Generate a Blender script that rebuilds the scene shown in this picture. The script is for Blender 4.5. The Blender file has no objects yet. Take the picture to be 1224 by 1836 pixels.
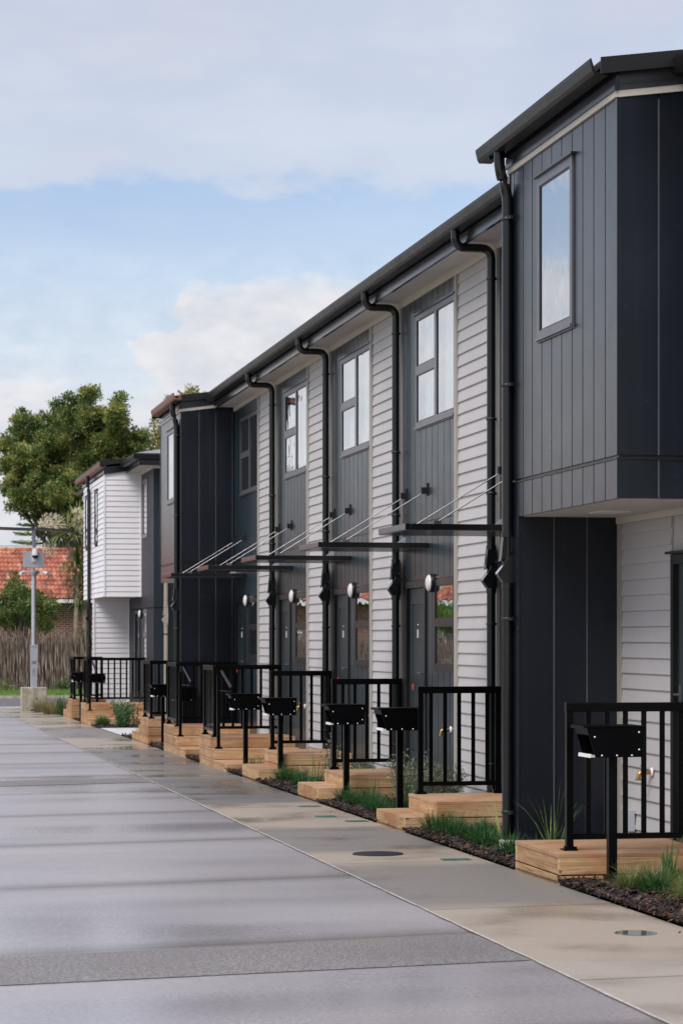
import bpy, bmesh, math, random
from mathutils import Vector, Matrix, Euler
R = math.radians
random.seed(7)
SC = bpy.context.scene
COL = SC.collection

# ------------------------------------------------------------------ camera, world, sun, exposure
FPX = 4335.0                       # 85 mm on a 24 mm wide frame, in photo pixels
YAW = math.atan(847 / FPX)
E = 1.62                           # eye height above the ground at Y = 0
cam_d = bpy.data.cameras.new('camera')
cam = bpy.data.objects.new('camera', cam_d)
COL.objects.link(cam)
cam.location = (0, 0, E)
cam.rotation_euler = (R(90), 0, -YAW)
cam_d.sensor_fit = 'HORIZONTAL'
cam_d.sensor_width = 24
cam_d.lens = 85
cam_d.shift_y = 224 / 1224
cam_d.clip_start = 0.1
cam_d.clip_end = 3000
cam_d.dof.use_dof = True
cam_d.dof.focus_distance = 21.5
cam_d.dof.aperture_fstop = 6.3
SC.camera = cam

SUN_EL, SUN_AZ = 48, 226            # azimuth clockwise from +Y: from the left and a little behind the viewer
SKY_STRENGTH = 0.094
CLOUD_STRENGTH = 0.64
CLOUD_OVERHEAD = 2.7
SUN_STRENGTH = 1.5
EXPOSURE = 0.58

vs = SC.view_settings
vs.view_transform = 'Standard'
vs.look = 'None'
vs.exposure = EXPOSURE
vs.gamma = 1
vs.use_curve_mapping = False

world = bpy.data.worlds.new("World")
SC.world = world
world.use_nodes = True


class NT:
    """small helper round a node tree"""
    def __init__(s, tree):
        s.t = tree; s.n = tree.nodes; s.l = tree.links

    def new(s, typ, **kw):
        n = s.n.new(typ)
        for k, v in kw.items():
            setattr(n, k, v)
        return n

    def link(s, a, b):
        s.l.new(a, b)

    def put(s, sock, val):
        if isinstance(val, bpy.types.NodeSocket):
            s.l.new(val, sock)
        elif val is not None:
            if isinstance(val, (tuple, list)) and len(val) == 3 and sock.type == 'RGBA':
                val = (*val, 1)
            sock.default_value = val

    def math(s, op, a, b=None, c=None, clamp=False):
        n = s.new('ShaderNodeMath', operation=op); n.use_clamp = clamp
        s.put(n.inputs[0], a)
        if b is not None: s.put(n.inputs[1], b)
        if c is not None: s.put(n.inputs[2], c)
        return n.outputs[0]

    def vmath(s, op, a, b=None):
        n = s.new('ShaderNodeVectorMath', operation=op)
        s.put(n.inputs[0], a)
        if b is not None: s.put(n.inputs[1], b)
        return n.outputs[0]

    def smooth(s, x, a, b, to0=0.0, to1=1.0):
        n = s.new('ShaderNodeMapRange', interpolation_type='SMOOTHSTEP')
        s.put(n.inputs[0], x)
        n.inputs[1].default_value = a; n.inputs[2].default_value = b
        n.inputs[3].default_value = to0; n.inputs[4].default_value = to1
        return n.outputs[0]

    def noise(s, vec, scale, detail=4, rough=0.55, dist=0.0):
        n = s.new('ShaderNodeTexNoise')
        s.put(n.inputs['Vector'], vec)
        n.inputs['Scale'].default_value = scale
        n.inputs['Detail'].default_value = detail
        n.inputs['Roughness'].default_value = rough
        n.inputs['Distortion'].default_value = dist
        return n.outputs['Fac']

    def ramp(s, fac, stops, interp='LINEAR'):
        n = s.new('ShaderNodeValToRGB')
        r = n.color_ramp; r.interpolation = interp
        while len(r.elements) < len(stops): r.elements.new(0.5)
        for e, (p, c) in zip(r.elements, stops):
            e.position = p
            e.color = (*c, 1) if isinstance(c, (tuple, list)) else (c, c, c, 1)
        s.put(n.inputs[0], fac)
        return n.outputs[0]

    def mix(s, fac, a, b, blend='MIX'):
        n = s.new('ShaderNodeMix', data_type='RGBA', blend_type=blend)
        s.put(n.inputs[0], fac); s.put(n.inputs[6], a); s.put(n.inputs[7], b)
        return n.outputs[2]


def build_sky():
    w = NT(world.node_tree)
    w.n.clear()
    sky = w.new('ShaderNodeTexSky', sky_type='NISHITA')
    sky.sun_disc = False
    sky.sun_elevation = R(SUN_EL)
    sky.sun_rotation = R(SUN_AZ)
    sky.air_density = 1.0
    sky.dust_density = 0.4
    sky.ozone_density = 4.0
    bg = w.new('ShaderNodeBackground')
    bg.inputs[1].default_value = SKY_STRENGTH
    w.link(sky.outputs[0], bg.inputs[0])
    # clouds: bands by elevation and azimuth, broken up with noise on the direction
    tc = w.new('ShaderNodeTexCoord')
    d = w.vmath('NORMALIZE', tc.outputs['Generated'])
    sp = w.new('ShaderNodeSeparateXYZ'); w.link(d, sp.inputs[0])
    x, y, z = sp.outputs
    el = w.math('MULTIPLY', w.math('ARCSINE', z), 57.2958)
    az = w.math('MULTIPLY', w.math('ARCTAN2', x, y), 57.2958)
    dv = w.vmath('MULTIPLY', d, (1.0, 1.0, 2.0))
    n1 = w.noise(dv, 14, 7, 0.52)
    n2 = w.noise(w.vmath('ADD', dv, (3.1, 1.7, 5.2)), 45, 6, 0.58)
    n3 = w.noise(w.vmath('MULTIPLY', d, (1.0, 1.0, 4.0)), 9, 5, 0.55)
    nn = w.math('ADD', w.math('MULTIPLY', w.math('SUBTRACT', n1, 0.5), 2.6),
                w.math('MULTIPLY', w.math('SUBTRACT', n2, 0.5), 1.5))
    # upper sheet: its lower edge near 10.4 degrees
    up_edge = w.math('ADD', el, nn)
    upper = w.smooth(up_edge, 9.9, 11.0)
    thin = w.smooth(w.math('ADD', w.math('MULTIPLY', n3, 1.0), w.math('MULTIPLY', n1, 0.5)), 0.46, 0.78, 1.0, 0.68)
    upper = w.math('MULTIPLY', upper, thin)
    # lower cumulus: top edge by azimuth
    azf = w.math('DIVIDE', w.math('ADD', w.math('ADD', az, w.math('MULTIPLY', w.math('SUBTRACT', w.noise(dv, 22, 4, 0.55), 0.5), 5.0)), 60.0), 120.0)
    top = w.ramp(azf, [(0.0, 0.90), (0.46, 0.90), (0.508, 0.66), (0.531, 0.645), (0.539, 0.585), (0.553, 0.615), (0.5625, 0.84),
                       (0.60, 0.885), (0.66, 0.90), (1.0, 0.88)])
    top = w.math('MULTIPLY', top, 10.0)
    low = w.math('SUBTRACT', w.math('ADD', top, w.math('MULTIPLY', nn, 0.75)), el)
    lower = w.smooth(low, -0.42, 0.80, 0.0, 0.97)
    # thin veil left of the cumulus
    veil = w.math('MULTIPLY', w.smooth(el, 6.3, 7.3), w.smooth(el, 8.3, 7.3))
    veil = w.math('MULTIPLY', veil, w.smooth(n3, 0.42, 0.7, 0.0, 0.55))
    # thin haze low down
    haze = w.smooth(el, 12.0, 4.0, 0.27, 0.80)
    cov = w.math('MAXIMUM', w.math('MAXIMUM', upper, lower), w.math('MAXIMUM', veil, haze), clamp=True)
    # tone of the clouds
    tone = w.math('ADD', w.math('MULTIPLY', n1, 0.6), w.math('MULTIPLY', n3, 0.5))
    grey = w.ramp(tone, [(0.30, (0.60, 0.62, 0.80)), (0.52, (0.74, 0.75, 0.83)), (0.72, (0.84, 0.84, 0.88))])
    white = w.ramp(n2, [(0.3, (0.71, 0.73, 0.79)), (0.65, (0.88, 0.88, 0.91))])
    col = w.mix(w.smooth(el, 9.6, 8.6), grey, white)
    cb = w.new('ShaderNodeBackground')
    # an overcast sky is brighter overhead than near the horizon
    w.link(w.math('MULTIPLY', w.smooth(el, 14, 60, 1.0, CLOUD_OVERHEAD), CLOUD_STRENGTH), cb.inputs[1])
    w.link(col, cb.inputs[0])
    mx = w.new('ShaderNodeMixShader')
    w.link(cov, mx.inputs[0]); w.link(bg.outputs[0], mx.inputs[1]); w.link(cb.outputs[0], mx.inputs[2])
    out = w.new('ShaderNodeOutputWorld')
    w.link(mx.outputs[0], out.inputs[0])


build_sky()
sun_d = bpy.data.lights.new('sun', 'SUN')
sun_d.energy = SUN_STRENGTH
sun_d.angle = R(24)
sun_d.color = (1.0, 0.95, 0.88)
sun = bpy.data.objects.new('sun', sun_d)
COL.objects.link(sun)
sun.rotation_euler = Euler((R(90 - SUN_EL), 0, R(180 - SUN_AZ)), 'XYZ')
sun.location = (-8, -8, 30)

# ------------------------------------------------------------------ mesh helpers
class MB:
    def __init__(s, m=None):
        s.v = []; s.f = []; s.sm = []; s.m = m

    def add(s, vs_, fs, smooth=False):
        b = len(s.v)
        if s.m:
            vs_ = [s.m(*p) for p in vs_]
        s.v += [tuple(p) for p in vs_]
        for f in fs:
            s.f.append(tuple(i + b for i in f)); s.sm.append(smooth)
        return s

    def box(s, x0, x1, y0, y1, z0, z1):
        return s.add([(x0, y0, z0), (x1, y0, z0), (x1, y1, z0), (x0, y1, z0), (x0, y0, z1), (x1, y0, z1), (x1, y1, z1), (x0, y1, z1)],
                     [(0, 3, 2, 1), (4, 5, 6, 7), (0, 1, 5, 4), (1, 2, 6, 5), (2, 3, 7, 6), (3, 0, 4, 7)])

    def prism(s, poly, axis, a0, a1, smooth=False):
        def P(p, a):
            return (a, p[0], p[1]) if axis == 'x' else (p[0], a, p[1]) if axis == 'y' else (p[0], p[1], a)
        n = len(poly)
        vs_ = [P(p, a0) for p in poly] + [P(p, a1) for p in poly]
        fs = [(i, (i + 1) % n, n + (i + 1) % n, n + i) for i in range(n)]
        s.add(vs_, fs, smooth)
        s.add([P(p, a0) for p in poly], [tuple(range(n))])
        s.add([P(p, a1) for p in poly], [tuple(reversed(range(n)))])
        return s

    def tube(s, pts, r, n=12, caps=True, smooth=True):
        pts = [Vector(p) for p in pts]
        rs = r if isinstance(r, (list, tuple)) else [r] * len(pts)
        rings = []
        up = None
        for i, p in enumerate(pts):
            if i == 0: t = pts[1] - p
            elif i == len(pts) - 1: t = p - pts[i - 1]
            else: t = (pts[i + 1] - p).normalized() + (p - pts[i - 1]).normalized()
            t.normalize()
            if up is None:
                up = Vector((0, 0, 1)) if abs(t.z) < 0.9 else Vector((1, 0, 0))
            a = t.cross(up)
            if a.length < 1e-5: a = t.cross(Vector((0, 1, 0)))
            a.normalize(); b = t.cross(a).normalized(); up = a.cross(t)
            rings.append([p + (a * math.cos(2 * math.pi * k / n) + b * math.sin(2 * math.pi * k / n)) * rs[i] for k in range(n)])
        vs_ = [q for rg in rings for q in rg]
        fs = []
        for i in range(len(rings) - 1):
            for k in range(n):
                fs.append((i * n + k, i * n + (k + 1) % n, (i + 1) * n + (k + 1) % n, (i + 1) * n + k))
        s.add(vs_, fs, smooth)
        if caps:
            s.add(rings[0], [tuple(reversed(range(n)))]); s.add(rings[-1], [tuple(range(n))])
        return s

    def lathe(s, prof, o, axis, n=20, smooth=True, sy=1.0):
        """prof: (radius, distance along the axis)"""
        ax = Vector(axis).normalized()
        a = ax.orthogonal().normalized(); b = ax.cross(a)
        if abs(ax.z) < 0.5: a = Vector((0, 0, 1)); b = ax.cross(a)
        o = Vector(o); vs_ = []
        for r_, h in prof:
            for k in range(n):
                q = 2 * math.pi * k / n
                vs_.append(o + ax * h + a * (r_ * math.cos(q)) + b * (r_ * sy * math.sin(q)))
        fs = []
        for i in range(len(prof) - 1):
            for k in range(n):
                fs.append((i * n + k, i * n + (k + 1) % n, (i + 1) * n + (k + 1) % n, (i + 1) * n + k))
        s.add(vs_, fs, smooth)
        s.add(vs_[:n], [tuple(range(n))]); s.add(vs_[-n:], [tuple(range(n))])
        return s

    def build(s, name, mat, parent=None, loc=None, bevel=0, fix=True):
        me = bpy.data.meshes.new(name)
        me.from_pydata(s.v, [], s.f)
        for p, q in zip(me.polygons, s.sm): p.use_smooth = q
        if fix:
            bm = bmesh.new(); bm.from_mesh(me)
            bmesh.ops.recalc_face_normals(bm, faces=bm.faces)
            bm.to_mesh(me); bm.free()
        me.materials.append(mat)
        o = bpy.data.objects.new(name, me)
        COL.objects.link(o)
        if parent: o.parent = parent
        if loc: o.location = loc
        if bevel:
            md = o.modifiers.new('edge', 'BEVEL'); md.width = bevel; md.segments = 2; md.limit_method = 'ANGLE'
        return o


def fillet(pts, r, n=5):
    pts = [Vector(p) for p in pts]; out = [pts[0]]
    for i in range(1, len(pts) - 1):
        a, p, b = pts[i - 1], pts[i], pts[i + 1]
        d0 = (a - p).normalized(); d1 = (b - p).normalized()
        q0 = p + d0 * r; q1 = p + d1 * r
        for k in range(n + 1):
            t = k / n
            out.append(q0 * (1 - t) ** 2 + p * 2 * t * (1 - t) + q1 * t * t)
    out.append(pts[-1])
    return out


def tag(o, label=None, cat=None, group=None, kind=None):
    if label: o['label'] = label
    if cat: o['category'] = cat
    if group: o['group'] = group
    if kind: o['kind'] = kind
    return o


def empty(name, loc=(0, 0, 0), rz=0):
    o = bpy.data.objects.new(name, None)
    COL.objects.link(o)
    o.location = loc; o.rotation_euler = (0, 0, rz)
    o.empty_display_size = 0.2
    return o


def copy_tree(o, parent=None, skip=()):
    c = o.copy(); COL.objects.link(c); c.parent = parent
    for ch in list(o.children):
        if ch.name.split('.')[0] not in skip: copy_tree(ch, c, skip)
    return c


def gz(y):
    """ground height: the site falls very gently away from the viewer, then the street is level"""
    return -0.0052 * min(max(y, -60), 68)


def at(u, v, y):
    """a direction in the photograph taken out to distance y"""
    d = (u - 612) / FPX
    c, s = math.cos(YAW), math.sin(YAW)
    dx, dy, dz = c * d + s, c - s * d, -(v - 1142) / FPX
    t = y / dy
    return Vector((dx * t, y, E + dz * t))


# ------------------------------------------------------------------ materials
MATS = {}


def mat(name):
    m = bpy.data.materials.new(name); m.use_nodes = True
    t = NT(m.node_tree)
    b = t.n['Principled BSDF']
    g = t.new('ShaderNodeNewGeometry')
    return m, t, b, g.outputs['Position']


def paint(name, col, rough=0.45, spec=0.5, vary=0.12, scale=3.0, bump=0.0, bscale=80, metal=0.0, streak=0.0, coat=0.0, rvar=0.03, speck=0.0):
    m, t, b, P = mat(name)
    n = t.noise(P, scale, 5)
    lo = tuple(c * (1 - vary) for c in col); hi = tuple(min(1, c * (1 + vary)) for c in col)
    c = t.ramp(n, [(0.3, lo), (0.7, hi)])
    if streak:
        sv = t.vmath('MULTIPLY', P, (14, 14, 0.5))
        sn = t.smooth(t.noise(sv, 1.0, 4), 0.52, 0.75)
        c = t.mix(t.math('MULTIPLY', sn, streak), c, tuple(min(1, q * 1.5 + 0.015) for q in col))
    if speck:                                   # dried rain spots and dust
        vo = t.new('ShaderNodeTexVoronoi'); vo.inputs['Scale'].default_value = 9.0
        t.put(vo.inputs['Vector'], P)
        c = t.mix(t.smooth(vo.outputs['Distance'], 0.03, 0.075, speck, 0.0), c, tuple(q + 0.05 for q in col))
        c = t.mix(t.smooth(t.noise(P, 0.9, 5, 0.65), 0.52, 0.8, 0.0, 0.5), c, tuple(q * 1.3 + 0.012 for q in col))
    t.put(b.inputs['Base Color'], c)
    rn = t.noise(P, scale * 2.3, 4)
    t.put(b.inputs['Roughness'], t.smooth(rn, 0.25, 0.75, max(0.02, rough - rvar), min(1, rough + rvar)))
    b.inputs['Specular IOR Level'].default_value = spec
    b.inputs['Metallic'].default_value = metal
    b.inputs['Coat Weight'].default_value = coat
    b.inputs['Coat IOR'].default_value = 1.31
    b.inputs['Coat Roughness'].default_value = 0.36
    if bump:
        bn = t.new('ShaderNodeBump'); bn.inputs['Strength'].default_value = bump; bn.inputs['Distance'].default_value = 0.004
        t.put(bn.inputs['Height'], t.noise(P, bscale, 4))
        t.link(bn.outputs[0], b.inputs['Normal'])
    MATS[name] = m
    return m


M = MATS
paint('dark_cladding', (0.0026, 0.0050, 0.0105), 0.30, 0.24, 0.16, 1.7, 0.10, 220, streak=0.2, coat=1.0, speck=0.55)
paint('slate_cladding', (0.022, 0.027, 0.034), 0.5, 0.25, 0.1, 1.7)
paint('mortar', (0.36, 0.33, 0.30), 0.8, 0.2, 0.2, 20)
paint('teal_cladding', (0.0095, 0.0240, 0.0330), 0.32, 0.28, 0.14, 1.7, 0.10, 220, streak=0.15, coat=0.62, speck=0.35)
paint('highlight_grey', (0.085, 0.090, 0.105), 0.45, 0.4, 0.1, 3)  # paler grey that paints the sky light along groove edges
paint('dark_door', (0.022, 0.034, 0.038), 0.38, 0.5, 0.1, 2)
paint('taupe_board', (0.50, 0.47, 0.46), 0.55, 0.35, 0.05, 1.5, 0.05, 120, streak=0.05)
paint('taupe_trim', (0.36, 0.335, 0.30), 0.5, 0.4, 0.06, 2)
paint('white_board', (0.80, 0.775, 0.79), 0.55, 0.35, 0.03, 1.5, 0.04, 120)
paint('cream_trim', (0.60, 0.54, 0.46), 0.5, 0.4, 0.05, 2)
paint('soffit', (0.50, 0.47, 0.42), 0.6, 0.3, 0.05, 1)
paint('gutter_metal', (0.016, 0.0155, 0.014), 0.40, 0.22, 0.1, 2)
paint('fascia_metal', (0.014, 0.015, 0.020), 0.20, 0.45, 0.1, 2)
paint('pipe_black', (0.006, 0.0065, 0.007), 0.20, 0.5, 0.2, 4)
paint('beige_pipe', (0.33, 0.29, 0.24), 0.4, 0.5, 0.1, 3)
paint('frame_metal', (0.095, 0.092, 0.105), 0.30, 0.6, 0.08, 3)
paint('frame_dark', (0.012, 0.011, 0.011), 0.35, 0.4, 0.12, 3)
paint('rail_black', (0.002, 0.002, 0.0024), 0.30, 0.12, 0.2, 5)
paint('box_black', (0.0015, 0.0015, 0.002), 0.42, 0.08, 0.2, 5)
paint('steel', (0.34, 0.325, 0.325), 0.32, 0.5, 0.1, 6, metal=1.0)
paint('galvanised', (0.55, 0.56, 0.60), 0.45, 0.5, 0.1, 6, metal=0.6)
paint('brass', (0.50, 0.30, 0.10), 0.35, 0.5, 0.2, 20, metal=1.0)
paint('white_plastic', (0.78, 0.77, 0.76), 0.35, 0.5, 0.04, 5)
paint('lamp_white', (0.66, 0.645, 0.63), 0.3, 0.5, 0.03, 5)
paint('grey_plastic', (0.45, 0.46, 0.50), 0.4, 0.5, 0.05, 5)
paint('black_plastic', (0.012, 0.012, 0.012), 0.4, 0.5, 0.1, 5)
paint('grit', (0.012, 0.012, 0.013), 0.7, 0.3, 0.6, 60, 1.0, 90)
paint('verge_metal', (0.045, 0.042, 0.045), 0.3, 0.5, 0.1, 3)
paint('red_tag', (0.65, 0.02, 0.05), 0.4, 0.5, 0.08, 9)
paint('curtain', (0.72, 0.73, 0.74), 0.8, 0.2, 0.06, 2)
paint('dark_room', (0.010, 0.022, 0.022), 0.7, 0.3, 0.4, 1.2)  # dark colour painted for the shade inside unlit rooms
paint('teal_blind', (0.02, 0.085, 0.075), 0.7, 0.3, 0.15, 2)
paint('roof_metal', (0.16, 0.16, 0.17), 0.45, 0.5, 0.1, 1)
paint('roof_rust', (0.20, 0.07, 0.045), 0.4, 0.5, 0.15, 2)
paint('canopy_frame', (0.006, 0.006, 0.0065), 0.2, 0.5, 0.15, 3)
paint('plant_stem', (0.10, 0.07, 0.04), 0.8, 0.2, 0.2, 8)
paint('solar_panel', (0.02, 0.025, 0.05), 0.2, 0.6, 0.1, 3)
paint('lettering', (0.02, 0.02, 0.025), 0.5, 0.3, 0.1, 9)
paint('screw', (0.75, 0.75, 0.75), 0.25, 0.5, 0.05, 9, metal=0.7)
paint('green_lid', (0.03, 0.10, 0.075), 0.5, 0.4, 0.6, 18)
paint('wire_black', (0.02, 0.02, 0.022), 0.5, 0.4, 0.1, 3)


def m_glass(name, tint=(0.82, 0.86, 0.86)):
    m, t, b, P = mat(name)
    t.n.remove(b)
    tr = t.new('ShaderNodeBsdfTransparent'); tr.inputs[0].default_value = (*tint, 1)
    gl = t.new('ShaderNodeBsdfGlossy'); gl.inputs['Roughness'].default_value = 0.0
    gl.inputs[0].default_value = (0.97, 0.98, 1, 1)
    bn = t.new('ShaderNodeBump'); bn.inputs['Strength'].default_value = 0.11; bn.inputs['Distance'].default_value = 0.02
    t.put(bn.inputs['Height'], t.noise(P, 2.6, 2))
    lw = t.new('ShaderNodeLayerWeight'); lw.inputs[0].default_value = 0.5
    fac = t.math('MULTIPLY_ADD', lw.outputs['Facing'], 0.92, 0.06)
    t.link(bn.outputs[0], gl.inputs['Normal'])
    mx = t.new('ShaderNodeMixShader')
    t.link(fac, mx.inputs[0]); t.link(tr.outputs[0], mx.inputs[1]); t.link(gl.outputs[0], mx.inputs[2])
    t.link(mx.outputs[0], t.n['Material Output'].inputs[0])
    MATS[name] = m
    return m


m_glass('glass')


def m_poly():
    m, t, b, P = mat('polycarbonate')
    b.inputs['Base Color'].default_value = (0.42, 0.43, 0.44, 1)
    b.inputs['Roughness'].default_value = 0.12
    tr = t.new('ShaderNodeBsdfTransparent'); tr.inputs[0].default_value = (0.42, 0.43, 0.45, 1)
    mx = t.new('ShaderNodeMixShader'); mx.inputs[0].default_value = 0.35
    t.link(tr.outputs[0], mx.inputs[1]); t.link(b.outputs[0], mx.inputs[2])
    t.link(mx.outputs[0], t.n['Material Output'].inputs[0])
    MATS['polycarbonate'] = m


m_poly()


def m_wood(name, a, b_, axis):
    """sawn pine: grain lines run along the given axis; knots and board-to-board colour"""
    m, t, b, P = mat(name)
    sc = (1.2, 26, 26) if axis == 'x' else (26, 1.2, 26)
    g = t.noise(t.vmath('MULTIPLY', P, sc), 2.2, 6, 0.6, 0.6)
    big = t.noise(P, 2.3, 3)
    c = t.ramp(g, [(0.28, a), (0.5, tuple((p + q) / 2 for p, q in zip(a, b_))), (0.72, b_)])
    vo = t.new('ShaderNodeTexVoronoi'); vo.inputs['Scale'].default_value = 3.1
    t.put(vo.inputs['Vector'], t.vmath('MULTIPLY', P, (1.3, 1.3, 2.2)))
    kn = t.smooth(vo.outputs['Distance'], 0.04, 0.12, 0.9, 0.0)
    c = t.mix(kn, c, (0.17, 0.075, 0.03))
    c = t.mix(t.smooth(big, 0.44, 0.68, 0, 0.62), c, (0.40, 0.17, 0.065))
    oi = t.new('ShaderNodeObjectInfo')
    c = t.mix(1.0, c, t.ramp(oi.outputs['Random'], [(0.0, (0.72, 0.66, 0.60)), (0.5, (0.95, 0.92, 0.90)), (1.0, (1.0, 1.0, 1.0))]), 'MULTIPLY')
    c = t.mix(t.smooth(t.noise(P, 11, 4), 0.58, 0.72, 0, 0.28), c, (0.24, 0.12, 0.055))
    t.put(b.inputs['Base Color'], c)
    b.inputs['Roughness'].default_value = 0.62
    b.inputs['Specular IOR Level'].default_value = 0.3
    bn = t.new('ShaderNodeBump'); bn.inputs['Strength'].default_value = 0.25; bn.inputs['Distance'].default_value = 0.004
    t.put(bn.inputs['Height'], g); t.link(bn.outputs[0], b.inputs['Normal'])
    MATS[name] = m


m_wood('pine_long', (0.30, 0.155, 0.075), (0.70, 0.49, 0.27), 'y')
m_wood('pine_cross', (0.34, 0.18, 0.085), (0.72, 0.51, 0.285), 'x')
m_wood('pine_top', (0.38, 0.215, 0.125), (0.62, 0.42, 0.26), 'x')


def m_driveway():
    m, t, b, P = mat('driveway_concrete')
    sp = t.new('ShaderNodeSeparateXYZ'); t.link(P, sp.inputs[0])
    yy = t.math('SUBTRACT', sp.outputs[1], t.math('MULTIPLY', sp.outputs[0], 0.19))
    fr = t.math('FRACT', t.math('DIVIDE', t.math('SUBTRACT', yy, 16.3), 3.53))
    dj = t.math('MINIMUM', fr, t.math('SUBTRACT', 1.0, fr))               # distance from a saw cut, in slabs
    wide = t.noise(t.vmath('MULTIPLY', P, (0.25, 0.8, 1)), 1.0, 3, 0.5)
    fine = t.noise(P, 38, 5, 0.6)
    c = t.ramp(wide, [(0.3, (0.225, 0.205, 0.220)), (0.5, (0.285, 0.258, 0.270)), (0.72, (0.355, 0.315, 0.315))])
    c = t.mix(0.42, c, t.ramp(fine, [(0.3, (0.12, 0.112, 0.115)), (0.7, (0.36, 0.33, 0.325))]))
    jn = t.math('ADD', dj, t.math('MULTIPLY', t.math('SUBTRACT', wide, 0.5), 0.09))
    c = t.mix(t.smooth(jn, 0.0, 0.11, 0.6, 0.0), c, (0.125, 0.098, 0.085))
    c = t.mix(t.smooth(dj, 0.003, 0.009, 0.6, 0.0), c, (0.07, 0.055, 0.048))
    spots = t.new('ShaderNodeTexVoronoi'); spots.inputs['Scale'].default_value = 2.1
    t.put(spots.inputs['Vector'], P)
    c = t.mix(t.smooth(spots.outputs['Distance'], 0.012, 0.022, 0.75, 0.0), c, (0.05, 0.045, 0.045))
    t.put(b.inputs['Base Color'], c)
    wet = t.noise(t.vmath('MULTIPLY', P, (0.22, 0.5, 1)), 0.8, 2, 0.45)
    rg = t.math('ADD', t.smooth(wet, 0.34, 0.66, 0.20, 0.44), t.math('MULTIPLY', t.math('SUBTRACT', fine, 0.5), 0.05))
    t.put(b.inputs['Roughness'], rg)
    b.inputs['Specular IOR Level'].default_value = 0.5
    bn = t.new('ShaderNodeBump'); bn.inputs['Strength'].default_value = 0.04; bn.inputs['Distance'].default_value = 0.003
    t.put(bn.inputs['Height'], t.noise(P, 120, 4)); t.link(bn.outputs[0], b.inputs['Normal'])
    MATS['driveway_concrete'] = m


m_driveway()


def m_aggregate():
    m, t, b, P = mat('exposed_aggregate')
    v = t.new('ShaderNodeTexVoronoi'); v.inputs['Scale'].default_value = 75
    t.put(v.inputs['Vector'], P)
    c = t.mix(0.5, t.ramp(v.outputs['Distance'], [(0.0, (0.26, 0.235, 0.225)), (0.6, (0.10, 0.087, 0.082))]),
              t.ramp(t.noise(P, 50, 4), [(0.3, (0.055, 0.050, 0.050)), (0.7, (0.19, 0.172, 0.168))]))
    c = t.mix(t.smooth(t.noise(t.vmath('MULTIPLY', P, (1, 0.5, 1)), 62, 2), 0.42, 0.62, 0.0, 0.7), c, (0.25, 0.225, 0.215))
    c = t.mix(t.smooth(t.noise(P, 0.8, 3), 0.4, 0.7, 0, 0.4), c, (0.10, 0.085, 0.08))
    t.put(b.inputs['Base Color'], c)
    b.inputs['Roughness'].default_value = 0.55
    bn = t.new('ShaderNodeBump'); bn.inputs['Strength'].default_value = 0.8; bn.inputs['Distance'].default_value = 0.006
    t.put(bn.inputs['Height'], v.outputs['Distance']); t.link(bn.outputs[0], b.inputs['Normal'])
    MATS['exposed_aggregate'] = m


m_aggregate()


def m_path():
    m, t, b, P = mat('path_concrete')
    sp = t.new('ShaderNodeSeparateXYZ'); t.link(P, sp.inputs[0])
    n = t.noise(t.vmath('MULTIPLY', P, (0.5, 1.2, 1)), 1.3, 4)
    yy = t.math('ADD', t.math('SUBTRACT', sp.outputs[1], t.math('MULTIPLY', sp.outputs[0], 0.12)),
                t.math('MULTIPLY', t.math('SUBTRACT', n, 0.5), 0.7))
    f = t.math('DIVIDE', t.math('SUBTRACT', yy, 8.0), 60.0)
    tan, gry, wet = (0.36, 0.29, 0.225), (0.165, 0.150, 0.135), (0.100, 0.096, 0.095)
    st, last = [(0.0, (0.36, 0.31, 0.26))], None
    for y, c in ((11.6, tan), (14.3, gry), (17.2, tan), (18.45, gry), (21.0, tan), (24.5, wet), (29.5, gry), (33.0, wet), (38.5, tan), (43.5, gry), (50.0, tan)):
        st.append(((y - 0.12 - 8) / 60, st[-1][1])); st.append(((y + 0.12 - 8) / 60, c))
    c = t.ramp(f, st)
    fine = t.noise(P, 55, 5, 0.65)
    c = t.mix(0.3, c, t.ramp(fine, [(0.3, (0.13, 0.115, 0.10)), (0.7, (0.36, 0.31, 0.265))]))
    stain = t.noise(t.vmath('MULTIPLY', P, (0.9, 1.0, 1)), 0.9, 4)
    c = t.mix(t.smooth(stain, 0.55, 0.85, 0.0, 0.25), c, (0.17, 0.145, 0.125))
    jf = t.math('FRACT', t.math('DIVIDE', t.math('SUBTRACT', t.math('SUBTRACT', sp.outputs[1], t.math('MULTIPLY', sp.outputs[0], 0.10)), 14.25), 3.25))
    jd = t.math('MINIMUM', jf, t.math('SUBTRACT', 1.0, jf))
    c = t.mix(t.smooth(jd, 0.002, 0.0055, 0.75, 0.0), c, (0.06, 0.05, 0.045))
    spk = t.new('ShaderNodeTexVoronoi'); spk.inputs['Scale'].default_value = 3.2
    t.put(spk.inputs['Vector'], P)
    c = t.mix(t.smooth(spk.outputs['Distance'], 0.02, 0.045, 0.7, 0.0), c, (0.07, 0.055, 0.045))
    t.put(b.inputs['Base Color'], c)
    sh = t.smooth(stain, 0.45, 0.7, 0.5, 0.16)
    far = t.smooth(sp.outputs[1], 22, 34, 0.0, 0.14)
    t.put(b.inputs['Roughness'], t.math('SUBTRACT', sh, far, clamp=True))
    bn = t.new('ShaderNodeBump'); bn.inputs['Strength'].default_value = 0.12; bn.inputs['Distance'].default_value = 0.003
    t.put(bn.inputs['Height'], fine); t.link(bn.outputs[0], b.inputs['Normal'])
    MATS['path_concrete'] = m


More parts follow.
